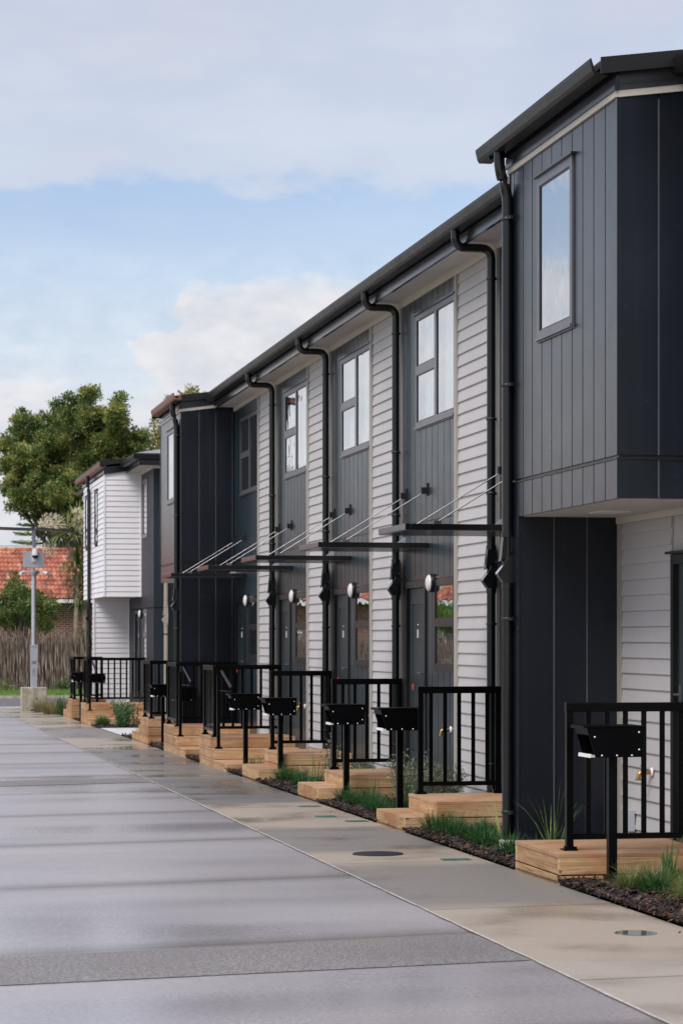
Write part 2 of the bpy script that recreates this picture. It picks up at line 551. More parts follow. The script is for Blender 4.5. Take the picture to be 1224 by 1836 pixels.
m_path()
paint('asphalt', (0.075, 0.073, 0.08), 0.6, 0.5, 0.25, 6, 0.5, 160)
paint('pale_concrete', (0.50, 0.48, 0.46), 0.6, 0.4, 0.12, 3, 0.2, 90)
paint('soil', (0.022, 0.016, 0.012), 0.9, 0.2, 0.4, 14, 0.8, 60)
paint('rough_grass', (0.075, 0.13, 0.025), 0.9, 0.2, 0.35, 5, 0.6, 60)


def m_block():
    m, t, b, P = mat('weathered_concrete')
    sp = t.new('ShaderNodeSeparateXYZ'); t.link(P, sp.inputs[0])
    n = t.noise(P, 6, 5)
    c = t.ramp(n, [(0.3, (0.27, 0.24, 0.17)), (0.7, (0.52, 0.48, 0.38))])
    s = t.noise(t.vmath('MULTIPLY', P, (12, 12, 1.2)), 1, 4)
    c = t.mix(t.smooth(s, 0.5, 0.72, 0, 0.6), c, (0.20, 0.17, 0.10))
    t.put(b.inputs['Base Color'], c); b.inputs['Roughness'].default_value = 0.85
    MATS['weathered_concrete'] = m


m_block()


def m_leaf(name, dark, mid, light, scale=0.9, trans=0.25, rough=0.5):
    m, t, b, P = mat(name)
    big = t.noise(P, scale, 3); small = t.noise(P, scale * 9, 3)
    f = t.math('ADD', t.math('MULTIPLY', big, 0.6), t.math('MULTIPLY', small, 0.4))
    c = t.ramp(f, [(0.36, dark), (0.5, mid), (0.63, light)])
    t.put(b.inputs['Base Color'], c)
    b.inputs['Roughness'].default_value = rough
    b.inputs['Specular IOR Level'].default_value = 0.35
    tl = t.new('ShaderNodeBsdfTranslucent'); t.link(c, tl.inputs[0])
    mx = t.new('ShaderNodeMixShader'); mx.inputs[0].default_value = trans
    t.link(b.outputs[0], mx.inputs[1]); t.link(tl.outputs[0], mx.inputs[2])
    t.link(mx.outputs[0], t.n['Material Output'].inputs[0])
    MATS[name] = m


m_leaf('tree_leaf', (0.022, 0.054, 0.016), (0.125, 0.180, 0.044), (0.46, 0.45, 0.14), 1.3, 0.32)
m_leaf('tree_leaf_warm', (0.08, 0.085, 0.02), (0.20, 0.19, 0.04), (0.35, 0.28, 0.07), 0.8, 0.3)
m_leaf('dark_leaf', (0.012, 0.024, 0.012), (0.025, 0.045, 0.018), (0.05, 0.075, 0.025), 0.9, 0.2)
m_leaf('bush_leaf', (0.035, 0.075, 0.022), (0.10, 0.16, 0.035), (0.30, 0.29, 0.08), 1.6, 0.3)
m_leaf('rust_leaf', (0.22, 0.09, 0.04), (0.32, 0.14, 0.06), (0.40, 0.20, 0.09), 1.6, 0.3)
m_leaf('grass_blade', (0.007, 0.036, 0.011), (0.030, 0.105, 0.026), (0.13, 0.25, 0.075), 22, 0.3)
m_leaf('grass_blade_pale', (0.07, 0.12, 0.03), (0.17, 0.21, 0.06), (0.38, 0.33, 0.15), 9, 0.3)
m_leaf('strap_leaf', (0.03, 0.07, 0.02), (0.08, 0.15, 0.04), (0.28, 0.30, 0.09), 6, 0.3)
m_leaf('shrub_leaf', (0.05, 0.08, 0.05), (0.15, 0.19, 0.12), (0.40, 0.44, 0.32), 14, 0.2)
m_leaf('small_shrub_leaf', (0.02, 0.08, 0.03), (0.05, 0.16, 0.06), (0.12, 0.26, 0.10), 10, 0.3)
m_leaf('palm_leaf', (0.02, 0.045, 0.012), (0.055, 0.10, 0.025), (0.16, 0.20, 0.05), 2.5, 0.3)
m_leaf('palm_light', (0.30, 0.32, 0.11), (0.45, 0.46, 0.17), (0.62, 0.60, 0.28), 2.5, 0.4)
m_leaf('flower_cream', (0.60, 0.48, 0.32), (0.80, 0.70, 0.52), (0.90, 0.84, 0.70), 5, 0.4, 0.8)
m_leaf('verge_grass', (0.06, 0.13, 0.02), (0.13, 0.24, 0.04), (0.22, 0.32, 0.08), 3, 0.3)
m_leaf('tussock', (0.13, 0.11, 0.05), (0.25, 0.22, 0.10), (0.36, 0.32, 0.16), 5, 0.3)
m_leaf('dead_frond', (0.12, 0.09, 0.05), (0.22, 0.16, 0.09), (0.34, 0.25, 0.15), 5, 0.2)
paint('bark', (0.10, 0.08, 0.065), 0.9, 0.2, 0.35, 6, 0.8, 25)
paint('pale_bark', (0.30, 0.235, 0.16), 0.9, 0.2, 0.3, 6, 0.8, 25)


def m_brush():
    m, t, b, P = mat('brushwood')
    n = t.noise(t.vmath('MULTIPLY', P, (40, 40, 2.2)), 1, 4)
    n2 = t.noise(P, 1.3, 3)
    c = t.ramp(n, [(0.34, (0.022, 0.017, 0.015)), (0.5, (0.20, 0.145, 0.115)), (0.66, (0.60, 0.48, 0.385))])
    c = t.mix(t.smooth(n2, 0.5, 0.75, 0, 0.35), c, (0.18, 0.10, 0.06))
    t.put(b.inputs['Base Color'], c); b.inputs['Roughness'].default_value = 0.9
    MATS['brushwood'] = m


m_brush()


def m_tiles():
    m, t, b, P = mat('clay_tile')
    v = t.new('ShaderNodeTexVoronoi'); v.inputs['Scale'].default_value = 1.0
    t.put(v.inputs['Vector'], t.vmath('MULTIPLY', P, (5.9, 1.4, 3.0)))
    sp = t.new('ShaderNodeSeparateXYZ'); t.link(v.outputs['Color'], sp.inputs[0])
    c = t.ramp(sp.outputs[0], [(0.0, (0.17, 0.055, 0.032)), (0.4, (0.33, 0.092, 0.046)), (0.8, (0.42, 0.135, 0.068)), (1.0, (0.48, 0.22, 0.13))])
    c = t.mix(t.smooth(t.noise(P, 2.2, 4), 0.5, 0.75, 0, 0.5), c, (0.18, 0.085, 0.055))
    t.put(b.inputs['Base Color'], c); b.inputs['Roughness'].default_value = 0.75
    MATS['clay_tile'] = m


m_tiles()


def m_brick():
    m, t, b, P = mat('red_brick')
    sp = t.new('ShaderNodeSeparateXYZ'); t.link(P, sp.inputs[0])
    cb = t.new('ShaderNodeCombineXYZ')
    t.link(sp.outputs[0], cb.inputs[0]); t.link(sp.outputs[2], cb.inputs[1])
    br = t.new('ShaderNodeTexBrick'); t.link(cb.outputs[0], br.inputs['Vector'])
    br.inputs['Scale'].default_value = 1.0
    br.inputs['Brick Width'].default_value = 0.24; br.inputs['Row Height'].default_value = 0.086
    br.inputs['Mortar Size'].default_value = 0.011
    br.inputs['Color1'].default_value = (0.30, 0.085, 0.045, 1); br.inputs['Color2'].default_value = (0.10, 0.035, 0.025, 1)
    br.inputs['Mortar'].default_value = (0.36, 0.31, 0.26, 1)
    t.put(b.inputs['Base Color'], br.outputs[0]); b.inputs['Roughness'].default_value = 0.85
    MATS['red_brick'] = m


m_brick()


def m_mulch():
    m, t, b, P = mat('bark_mulch')
    oi = t.noise(P, 22, 2)
    c = t.ramp(oi, [(0.38, (0.005, 0.004, 0.004)), (0.54, (0.024, 0.012, 0.008)), (0.68, (0.17, 0.072, 0.032))])
    t.put(b.inputs['Base Color'], c); b.inputs['Roughness'].default_value = 0.6
    MATS['bark_mulch'] = m


m_mulch()


def m_water():
    m, t, b, P = mat('still_water')
    b.inputs['Base Color'].default_value = (0.09, 0.11, 0.09, 1)
    b.inputs['Roughness'].default_value = 0.06
    b.inputs['Specular IOR Level'].default_value = 0.6
    MATS['still_water'] = m


m_water()

# ------------------------------------------------------------------ the setting: ground, driveway, path, street
YS = [-60, -20, 0, 10, 20, 30, 40, 50, 60, 68]


def sheet(name, mat_, xs, ys, lift, kind='structure', thick=0.0):
    """a sheet that follows the fall of the site; xs may be functions of y"""
    b = MB(); n = len(xs)
    X = [x if callable(x) else (lambda y, q=x: q) for x in xs]
    vs_ = [(f(y), y, gz(y) + lift) for y in ys for f in X]
    fs = [(j * n + i, j * n + i + 1, (j + 1) * n + i + 1, (j + 1) * n + i) for j in range(len(ys) - 1) for i in range(n - 1)]
    b.add(vs_, fs)
    if thick:
        m_ = len(ys)
        for k in (0, n - 1):
            e = [(X[k](y), y, gz(y) + lift) for y in ys]
            b.add(e + [(p[0], p[1], p[2] - thick) for p in e], [(i, i + 1, m_ + i + 1, m_ + i) for i in range(m_ - 1)])
    o = b.build(name, mat_, fix=False)
    tag(o, kind=kind)
    return o


JX, EX = 3.38, 4.63            # driveway | path joint, and the path's garden edge
sheet('ground', M['rough_grass'], [-900, -60, 60, 900], [-60, 0, 68, 150, 1200], -0.10)
sheet('driveway', M['driveway_concrete'], [-14, -4, 0, JX], YS, 0.0, thick=0.1)
sheet('footpath', M['path_concrete'], [JX, 4.0, EX], [-20] + YS[2:] , 0.004, thick=0.1)
sheet('garden_bed', M['soil'], [EX + 0.002, 5.2, 6.4], [-10, 0, 10, 20, 30, 40, 45.3], 0.02)
sheet('garden_bed', M['soil'], [EX + 0.002, 5.2, 6.4], [49.4, 56, 62, 66], 0.02)
sheet('side_path', M['pale_concrete'], [EX + 0.002, 6, 20], [45.3, 47, 49.4], 0.012)
sheet('street', M['asphalt'], [-200, 0, 200], [68, 72, 76.5, 79.2], -0.03)
sheet('lawn', M['rough_grass'], [-200, 0, 200], [79.2, 84, 90, 94], 0.05)


def kerb():
    b = MB()
    b.box(-200, 200, 79.1, 79.25, gz(79) - 0.1, gz(79) + 0.055)
    tag(b.build('kerb', M['weathered_concrete']), kind='structure')
    # the driveway's threshold at the street
    b = MB()
    b.box(-14, 5.6, 67.7, 68.2, gz(68) - 0.1, gz(68) + 0.012)
    tag(b.build('driveway_threshold', M['pale_concrete']), kind='structure')


kerb()


def strips():
    def band(y_at, w0, w1, name, m_):
        b = MB()
        xs = [-10, -6, -3, -1, 0, 1, 2, JX - 0.01]
        vs_ = []
        for x in xs:
            ya = y_at(x)
            w = w0 + (w1 - w0) * (x + 10) / 13.4
            vs_ += [(x, ya, gz(ya) + 0.004), (x, ya + w, gz(ya + w) + 0.004)]
        b.add(vs_, [(2 * i, 2 * i + 2, 2 * i + 3, 2 * i + 1) for i in range(len(xs) - 1)])
        tag(b.build(name, m_, fix=False), kind='structure')
    band(lambda x: 11.72 + 0.15 * (x - 0.62), 0.98, 1.10, 'aggregate_band', M['exposed_aggregate'])
    band(lambda x: 28.80 + 0.27 * (x - 1.52), 1.10, 1.10, 'aggregate_band', M['exposed_aggregate'])
    # ragged mortar line where the path slab meets the driveway
    b = MB(); ys = [2 + 0.22 * i for i in range(295)]
    vs_ = []
    rr = random.Random(3)
    for y in ys:
        a = 0.004 + rr.random() * 0.010; c = 0.004 + rr.random() * 0.010
        vs_ += [(JX - a, y, gz(y) + 0.009), (JX, y, gz(y) + 0.012), (JX + c, y, gz(y) + 0.009)]
    b.add(vs_, [(3 * i + k, 3 * i + k + 1, 3 * i + k + 4, 3 * i + k + 3) for i in range(len(ys) - 1) for k in (0, 1)])
    tag(b.build('path_joint', M['mortar'], fix=False), kind='structure')


strips()

# ------------------------------------------------------------------ wall-building helpers
def street_map(x0):
    """a runs along the street, d outwards from the wall"""
    return lambda a, d, z: (x0 - d, a, z)


def end_map(y0, sgn=1):
    """an end wall facing the viewer (sgn 1) or away (sgn -1): a runs across"""
    return lambda a, d, z: (a, y0 - sgn * d, z)


def rect_minus(a0, a1, z0, z1, holes):
    ca = sorted({a0, a1, *[min(max(h[k], a0), a1) for h in holes for k in (0, 1)]})
    out = []
    for p, q in zip(ca, ca[1:]):
        if q - p < 1e-4: continue
        mid = (p + q) / 2
        zs = sorted([(max(h[2], z0), min(h[3], z1)) for h in holes if h[0] < mid < h[1]])
        z = z0
        for u, w in zs:
            if u > z + 1e-4: out.append((p, q, z, u))
            z = max(z, w)
        if z1 > z + 1e-4: out.append((p, q, z, z1))
    return out


def vboards(b, a0, a1, z0, z1, pitch, start=None, holes=(), t=0.018, gap=0.017):
    """vertical grooved boards standing on a backing sheet"""
    for r in rect_minus(a0, a1, z0, z1, holes):
        b.box(r[0], r[1], -0.03, 0.0, r[2], r[3])
    x = a0 if start is None else start
    while x > a0: x -= pitch
    while x < a1:
        p, q = max(a0, x + gap / 2), min(a1, x + pitch - gap / 2)
        if q - p > 0.012:
            for r in rect_minus(p, q, z0, z1, holes):
                b.box(r[0], r[1], 0.0005, t, r[2], r[3])
        x += pitch
    return b


def hboards(b, a0, a1, z0, z1, cover=0.12, holes=(), z_start=None):
    """lapped weatherboards"""
    z = z0 if z_start is None else z_start
    while z < z1 - 0.01:
        top = min(z + cover, z1)
        segs = [(a0, a1)]
        for h in holes:
            if h[2] < top and h[3] > z:
                segs = [s for (p, q) in segs for s in ((p, min(q, h[0])), (max(p, h[1]), q)) if s[1] - s[0] > 0.004]
        for p, q in segs:
            pr = [(0.0, z), (0.024, z), (0.024, z + 0.008), (0.009, top), (0.0, top)]
            vs_ = [(p, d, zz) for d, zz in pr] + [(q, d, zz) for d, zz in pr]
            b.add(vs_, [(i, (i + 1) % 5, 5 + (i + 1) % 5, 5 + i) for i in range(5)] + [(0, 1, 2, 3, 4), (9, 8, 7, 6, 5)])
        z += cover
    return b


def window(parent, m, a0, a1, z0, z1, panes, back, name='window', fr='frame_metal', depth=0.035, head=True, fw=0.05):
    """panes: list of (a0,a1,z0,z1) clear openings; a frame with glazing beads, one glass part, blind behind"""
    b = MB(m)
    for r in rect_minus(a0, a1, z0, z1, panes):
        b.box(r[0], r[1], -0.05, depth, r[2], r[3])
    f = b.build(name, M[fr], parent)
    if head:
        h = MB(m); h.box(a0 - 0.05, a1 + 0.05, 0.0, depth + 0.022, z1 + 0.001, z1 + 0.014)
        h.build('head_flashing', M['fascia_metal'], f)
        h = MB(m); h.box(a0 - 0.005, a1 + 0.005, depth + 0.001, depth + 0.016, z0 + 0.012, z0 + 0.036)
        h.build('sill', M[fr], f)
    for (p, q, u, w) in panes:
        s = MB(m)                                   # sash: a thin bead inside each opening
        for r in rect_minus(p, q, u, w, [(p + 0.012, q - 0.012, u + 0.012, w - 0.012)]):
            s.box(r[0], r[1], -0.03, depth - 0.006, r[2], r[3])
        so = s.build('sash', M['frame_dark'], f)
        g = MB(m)
        g.add([(p, depth - 0.012, u), (q, depth - 0.012, u), (q, depth - 0.012, w), (p, depth - 0.012, w)], [(0, 1, 2, 3)])
        g.build('pane', M['glass'], f)
    c = MB(m)
    n = max(4, int((a1 - a0) / 0.05))
    vs_ = []
    for i in range(n + 1):
        a = a0 + (a1 - a0) * i / n
        d = -0.055 - 0.012 * (1 + math.sin(i * 1.9 + a0)) * (1 if back == 'curtain' else 0)
        vs_ += [(a, d, z0), (a, d, z1)]
    c.add(vs_, [(2 * i, 2 * i + 2, 2 * i + 3, 2 * i + 1) for i in range(n)], True)
    c.build('backsheet', M[back], f)  # dark_room sheets put the shade of an unlit room into their colour
    return f


def downpipe(parent, pts, r=0.041, clips=(), wall=0.05, clip_dir=(1, 0), head_z=None, mat_='pipe_black', socket=None):
    b = MB(); b.tube(fillet(pts, 0.10), r, 14)
    lx, ly = pts[-1][0], pts[-1][1]
    top = pts[-2][2]
    o = b.build('downpipe', M[mat_], parent)
    for z in clips:
        c = MB()
        c.lathe([(r + 0.004, -0.013), (r + 0.007, -0.010), (r + 0.007, 0.010), (r + 0.004, 0.013)], (lx, ly, z), (0, 0, 1), 14)
        c.box(lx - 0.012 if clip_dir[0] == 0 else lx, lx + 0.012 if clip_dir[0] == 0 else lx + clip_dir[0] * wall,
              ly - 0.012 if clip_dir[1] == 0 else ly, ly + 0.012 if clip_dir[1] == 0 else ly + clip_dir[1] * wall, z - 0.012, z + 0.012)
        c.build('clip', M['black_plastic'], o)
    if head_z is not None:
        # leaf diverter: a hood that leans out over an open slanted mouth
        z0 = head_z
        h = MB()
        h.tube([(lx, ly, z0 + 0.235), (lx, ly, z0 + 0.275)], r + 0.007, 14)
        hood = [(-0.044, z0 + 0.235), (0.044, z0 + 0.235), (0.046, z0 + 0.13), (-0.066, z0 + 0.045), (-0.058, z0 + 0.08)]
        h.prism([(lx + p, q) for p, q in hood], 'y', ly - 0.040, ly + 0.040)
        mouth = [(-0.092, z0 - 0.050), (-0.086, z0 - 0.066), (-0.044, z0 - 0.125), (0.044, z0 - 0.125), (0.048, z0 + 0.13), (0.036, z0 + 0.115)]
        for s in (-1, 1):
            y = ly + s * 0.0435
            h.prism([(lx + p, q) for p, q in mouth], 'y', y - 0.003, y + 0.003)
        h.prism([(lx - 0.044, z0 - 0.122), (lx + 0.043, z0 - 0.122), (lx + 0.043, z0 - 0.02), (lx - 0.083, z0 - 0.064)], 'y', ly - 0.040, ly + 0.040)
        h.tube([(lx, ly, z0 - 0.175), (lx, ly, z0 - 0.125)], r + 0.007, 14)
        h.build('rainhead', M[mat_], o)
        sc = MB(); sc.prism([(lx - 0.090, z0 - 0.048), (lx - 0.084, z0 - 0.060), (lx + 0.040, z0 + 0.090), (lx + 0.034, z0 + 0.100)], 'y', ly - 0.040, ly + 0.040)
        sc.build('leaf_screen', M['galvanised'], o)
    if socket is not None:
        s = MB(); s.lathe([(r + 0.012, -0.05), (r + 0.022, -0.045), (r + 0.022, 0.05), (r + 0.012, 0.055)], (lx, ly, socket), (0, 0, 1), 16)
        s.build('pipe_socket', M['white_plastic'], o)
    return o


def gutter_profile(x, z):
    """outer face leans out, rolled lip; x = outer edge, z = top"""
    return [(x, z), (x + 0.012, z + 0.004), (x + 0.016, z - 0.012), (x + 0.040, z - 0.085), (x + 0.110, z - 0.085), (x + 0.110, z - 0.02),
            (x + 0.132, z - 0.02), (x + 0.132, z - 0.105), (x + 0.030, z - 0.105), (x + 0.016, z - 0.080), (x + 0.002, z - 0.022)]


def fascia_profile(x, z0, z1):
    """x = front face: a folded metal fascia with two steps and a drip lip"""
    return [(x, z0), (x, z0 + 0.03), (x + 0.008, z0 + 0.036), (x + 0.008, z0 + 0.085), (x + 0.014, z0 + 0.09), (x + 0.014, z1), (x + 0.034, z1), (x + 0.034, z0)]


def wall_light(parent, m, a, z):
    """round bulkhead: dark base, white dome"""
    o = MB()
    p0 = Vector(m(a, 0.0, z)); ax = Vector(m(a, 1.0, z)) - p0
    o.lathe([(0.090, 0.0), (0.098, 0.008), (0.098, 0.045), (0.091, 0.052)], p0, ax, 28)
    l = o.build('wall_light', M['frame_dark'], parent)
    d = MB()
    prof = [(0.090 * math.cos(q), 0.050 + 0.040 * math.sin(q)) for q in [i * math.pi / 2 / 7 for i in range(8)]]
    prof[-1] = (0.004, prof[-1][1])
    d.lathe(prof, p0, ax, 28)
    d.build('diffuser', M['lamp_white'], l)


def garden_tap(parent, m, a, z):
    b = MB(m)
    b.lathe([(0.034, 0.0), (0.036, 0.004), (0.030, 0.012)], (0, 0, 0), (0, 1, 0)) if False else None
    p = Vector(m(a, 0, z)); ax = Vector(m(a, 1, z)) - p
    q = MB(); q.lathe([(0.036, 0.0), (0.038, 0.006), (0.026, 0.014)], p, ax, 16)
    o = q.build('garden_tap', M['white_plastic'], parent)
    w = MB()
    w.tube([p + ax * 0.01, p + ax * 0.085], 0.017, 10)
    w.tube(fillet([p + ax * 0.070, p + ax * 0.098, p + ax * 0.108 + Vector((0, 0, -0.045))], 0.02), 0.016, 10)
    w.tube([p + ax * 0.07, p + ax * 0.07 + Vector((0, 0, 0.045))], 0.010, 8)
    w.lathe([(0.022, 0), (0.026, 0.004), (0.022, 0.010)], p + ax * 0.07 + Vector((0, 0, 0.045)), (0, 0, 1), 10)
    w.lathe([(0.021, -0.016), (0.021, 0.0)], p + ax * 0.108 + Vector((0, 0, -0.045)), (0, 0, 1), 10)
    w.build('spout', M['brass'], o)


def door(parent, m, a0, a1, z0, z1, hinge_far=True):
    """panelled dark door in its frame; handle at the near side of the leaf"""
    f = MB(m)
    for r in rect_minus(a0, a1, z0, z1, [(a0 + 0.06, a1 - 0.06, z0 + 0.03, z1 - 0.07)]):
        f.box(r[0], r[1], -0.05, 0.040, r[2], r[3])
    fo = f.build('door', M['frame_dark'], parent)
    l = MB(m)
    p, q, u, w = a0 + 0.065, a1 - 0.065, z0 + 0.035, z1 - 0.075
    l.box(p, q, -0.045, -0.012, u, w)
    st = 0.13
    for r in rect_minus(p, q, u, w, [(p + st, q - st, u + 0.16, w - 0.17)]):
        l.box(r[0], r[1], -0.0115, 0.004, r[2], r[3])
    k = p + st + 0.012
    while k < q - st - 0.05:
        l.box(k, k + 0.064, -0.0115, -0.003, u + 0.17, w - 0.18); k += 0.072
    l.build('door_leaf', M['dark_door'], fo)
    h = MB(m)
    ha = p + 0.07
    zz = z0 + 1.02
    h.box(ha - 0.022, ha + 0.022, 0.0045, 0.014, zz - 0.10, zz + 0.10)
    h.tube([(ha, 0.010, zz + 0.03), (ha, 0.058, zz + 0.03)], 0.010, 8)
    h.tube([(ha, 0.055, zz + 0.03), (ha + 0.13, 0.055, zz + 0.03)], 0.010, 8)
    h.build('handle', M['frame_metal'], fo)
    v = MB(m)
    v.box((p + q) / 2 - 0.022, (p + q) / 2 + 0.022, 0.0, 0.010, z0 + 1.43, z0 + 1.52)
    v.build('door_number', M['white_plastic'], fo)
    v = MB(m)
    v.lathe([(0.012, 0), (0.014, 0.004), (0.010, 0.010)], ((p + q) / 2, -0.002, z0 + 1.57), (0, 1, 0), 12)
    v.build('door_viewer', M['screw'], fo)
    return fo


def canopy(parent, x0, ya, yb, zt=1.0, out=1.21, wall_z=1.56):
    """flat metal-framed canopy hung from the wall on two stainless rods; x0 = wall face"""
    zt += E
    b = MB()
    b.box(x0 - out, x0 - out + 0.045, ya, yb, zt - 0.055, zt)
    b.box(x0 - out + 0.046, x0 - 0.02, ya, ya + 0.045, zt - 0.055, zt - 0.002)
    b.box(x0 - out + 0.046, x0 - 0.02, yb - 0.045, yb, zt - 0.055, zt - 0.002)
    b.box(x0 - 0.06, x0 - 0.019, ya + 0.046, yb - 0.046, zt - 0.055, zt - 0.003)
    c = b.build('canopy', M['canopy_frame'], parent, bevel=0.004)
    p = MB()
    p.box(x0 - out + 0.01, x0 - 0.03, ya + 0.01, yb - 0.01, zt - 0.061, zt - 0.056)
    p.build('canopy_panel', M['polycarbonate'], c)
    for y in (ya + 0.07, yb - 0.07):
        r = MB()
        r.tube([(x0 - 0.05, y, wall_z + E - 0.02), (x0 - out + 0.30, y, zt + 0.015)], 0.0062, 8)
        r.build('tie_rod', M['steel'], c)
        k = MB()
        k.box(x0 - 0.034, x0 - 0.019, y - 0.042, y + 0.042, wall_z + E - 0.06, wall_z + E + 0.075)
        k.box(x0 - 0.085, x0 - 0.035, y - 0.010, y + 0.010, wall_z + E - 0.04, wall_z + E + 0.03)
        k.build('wall_bracket', M['black_plastic'], c)
        k = MB()
        k.box(x0 - out + 0.27, x0 - out + 0.34, y - 0.012, y + 0.012, zt + 0.001, zt + 0.03)
        k.build('rod_foot', M['steel'], c)
    # upstand flashing where the canopy meets the wall
    k = MB()
    k.prism([(x0 - 0.021, zt + 0.001), (x0 - 0.16, zt + 0.001), (x0 - 0.045, zt + 0.10), (x0 - 0.021, zt + 0.10)], 'y', yb - 0.044, yb - 0.02)
    k.build('gusset', M['galvanised'], c)
    return c


X0 = 5.84                       # street face of the terrace
ZW0 = -0.35                     # bottom of the walls
ZS = 3.72 + E                   # soffit
FACADE = street_map(X0)
PITCH = 4.2


def roof_main(parent, ya, yb, x_out=5.33, top=3.92, depth=8.0):
    b = MB()
    z = top + E + 0.02
    rx = x_out + 0.06
    b.prism([(rx, z), (rx + 4.4, z + 0.57), (rx + 8.9, z), (rx + 8.9, z - 0.03), (rx + 4.4, z + 0.53), (rx, z - 0.03)], 'y', ya, yb)
    return b.build('roof', M['roof_metal'], parent)


def eave(parent, ya, yb, x_wall=X0, x_gut=5.33, bead=True):
    g = MB(); g.prism(gutter_profile(x_gut, 3.92 + E), 'y', ya, yb)
    go = g.build('gutter', M['gutter_metal'], parent)
    f = MB(); f.prism(fascia_profile(x_gut + 0.14, 3.69 + E, 3.89 + E), 'y', ya, yb)
    f.build('fascia', M['fascia_metal'], parent)
    s = MB(); s.box(x_gut + 0.175, x_wall + 0.06, ya, yb, 3.722 + E, 3.74 + E)
    so = s.build('soffit', M['soffit'], parent)
    if bead:
        k = MB(); k.box(x_wall - 0.045, x_wall - 0.021, ya, yb, 3.655 + E, 3.7215 + E)
        k.build('soffit_bead', M['cream_trim'], so)
    return go


# ------------------------------------------------------------------ one terraced house, then its copies
def make_house(Y, backsheet='curtain', low_backsheet='dark_room'):
    root = empty('terraced_house', (X0, Y, 0))
    m = lambda a, d, z: (-d, a, z)
    wall = MB(); wall.box(0.08, 8.2, 0.0, PITCH, ZW0, ZS + 0.02)
    wall.build('wall', M['dark_cladding'], root)
    s = MB(m); hboards(s, 0.20, 1.70, -0.10, 3.70 + E, 0.12, z_start=-0.10)
    s.box(0.0, 1.72, -0.08, -0.001, ZW0, ZS)
    s.build('weatherboard', M['taupe_board'], root)
    for a, c in ((0.05, 0.26), (1.67, 1.765)):
        t = MB(m); t.box(a, c, 0.0, 0.042, -0.12, 3.70 + E); t.build('corner_board', M['taupe_trim'], root, bevel=0.003)
    W = (1.768, 3.55, 2.23 + E, 3.475 + E)
    D = (3.07, 4.03, -1.44 + E, 0.60 + E)
    S = (1.80, 2.68, -0.36 + E, 0.60 + E)
    c = MB(m)
    vboards(c, 1.766, 4.25, ZW0 + 0.2, 1.222 + E, 0.266, 1.76, [D, S])
    vboards(c, 1.766, 4.25, 1.236 + E, 3.70 + E, 0.266, 1.76, [W])
    c.box(1.766, 4.25, -0.08, -0.031, ZW0, -1.45 + E)
    c.build('board_cladding', M['teal_cladding'], root)
    fl = MB(m); fl.box(1.766, 4.25, -0.01, 0.010, 1.223 + E, 1.235 + E); fl.build('band_flashing', M['frame_dark'], root)
    fl = MB(m); fl.box(1.766, 4.22, 0.0, 0.036, 0.612 + E, 0.632 + E); fl.build('head_flashing', M['fascia_metal'], root)
    mu = 2.605
    window(root, m, *W, [(1.80, mu - 0.05, W[2] + 0.085, W[3] - 0.06), (mu + 0.05, 3.49, W[2] + 0.085, 2.825 + E), (mu + 0.05, 3.49, 2.92 + E, W[3] - 0.06)], backsheet)
    window(root, m, *S, [(1.835, 2.62, S[2] + 0.07, 0.115 + E), (1.835, 2.62, 0.185 + E, S[3] - 0.06)], low_backsheet, 'sidelight_window', 'frame_dark', head=False)
    door(root, m, *D)
    wall_light(root, lambda a, d, z: (-d - 0.018, a, z), 2.74, 0.565 + E)
    garden_tap(root, lambda a, d, z: (-d - 0.018, a, z), 1.98, -0.95 + E)
    can = canopy(root, 0.0, 2.97, 4.12)
    eave(root, 0.0, PITCH, 0.0, 5.33 - X0)
    roof_main(root, 0.0, PITCH, 5.33 - X0)
    downpipe(root, [(-0.445, 0.05, 3.82 + E), (-0.445, 0.05, 3.655 + E), (-0.098, 0.05, 3.655 + E), (-0.098, 0.05, -0.1)],
             clips=[3.37 + E, 2.05 + E, 0.75 + 0.6 + E, 0.12 + E, -1.2 + E], head_z=0.585 + E)
    return root


house = make_house(22.0)
GH = 'terraced houses in the row'
tag(house, 'first fully seen charcoal and taupe terraced house beyond the near projecting bay', 'house', GH)
h1 = copy_tree(house); h1.location = (X0, 26.2, 0)
tag(h1, 'taupe and charcoal terraced house, second one seen in full from the near bay')
h2 = copy_tree(house); h2.location = (X0, 30.4, 0)
tag(h2, 'terraced house with bright upstairs window right before the one whose window is dark')
h3 = make_house(34.6, 'dark_room', 'teal_blind')
tag(h3, 'terraced house with a dark teal upstairs window beside the far projecting bay', 'house', GH)
h0 = copy_tree(house, None, skip=('downpipe',)); h0.location = (X0, 17.8, 0)
tag(h0, 'terraced house mostly hidden behind the near bay, only its door canopy showing')


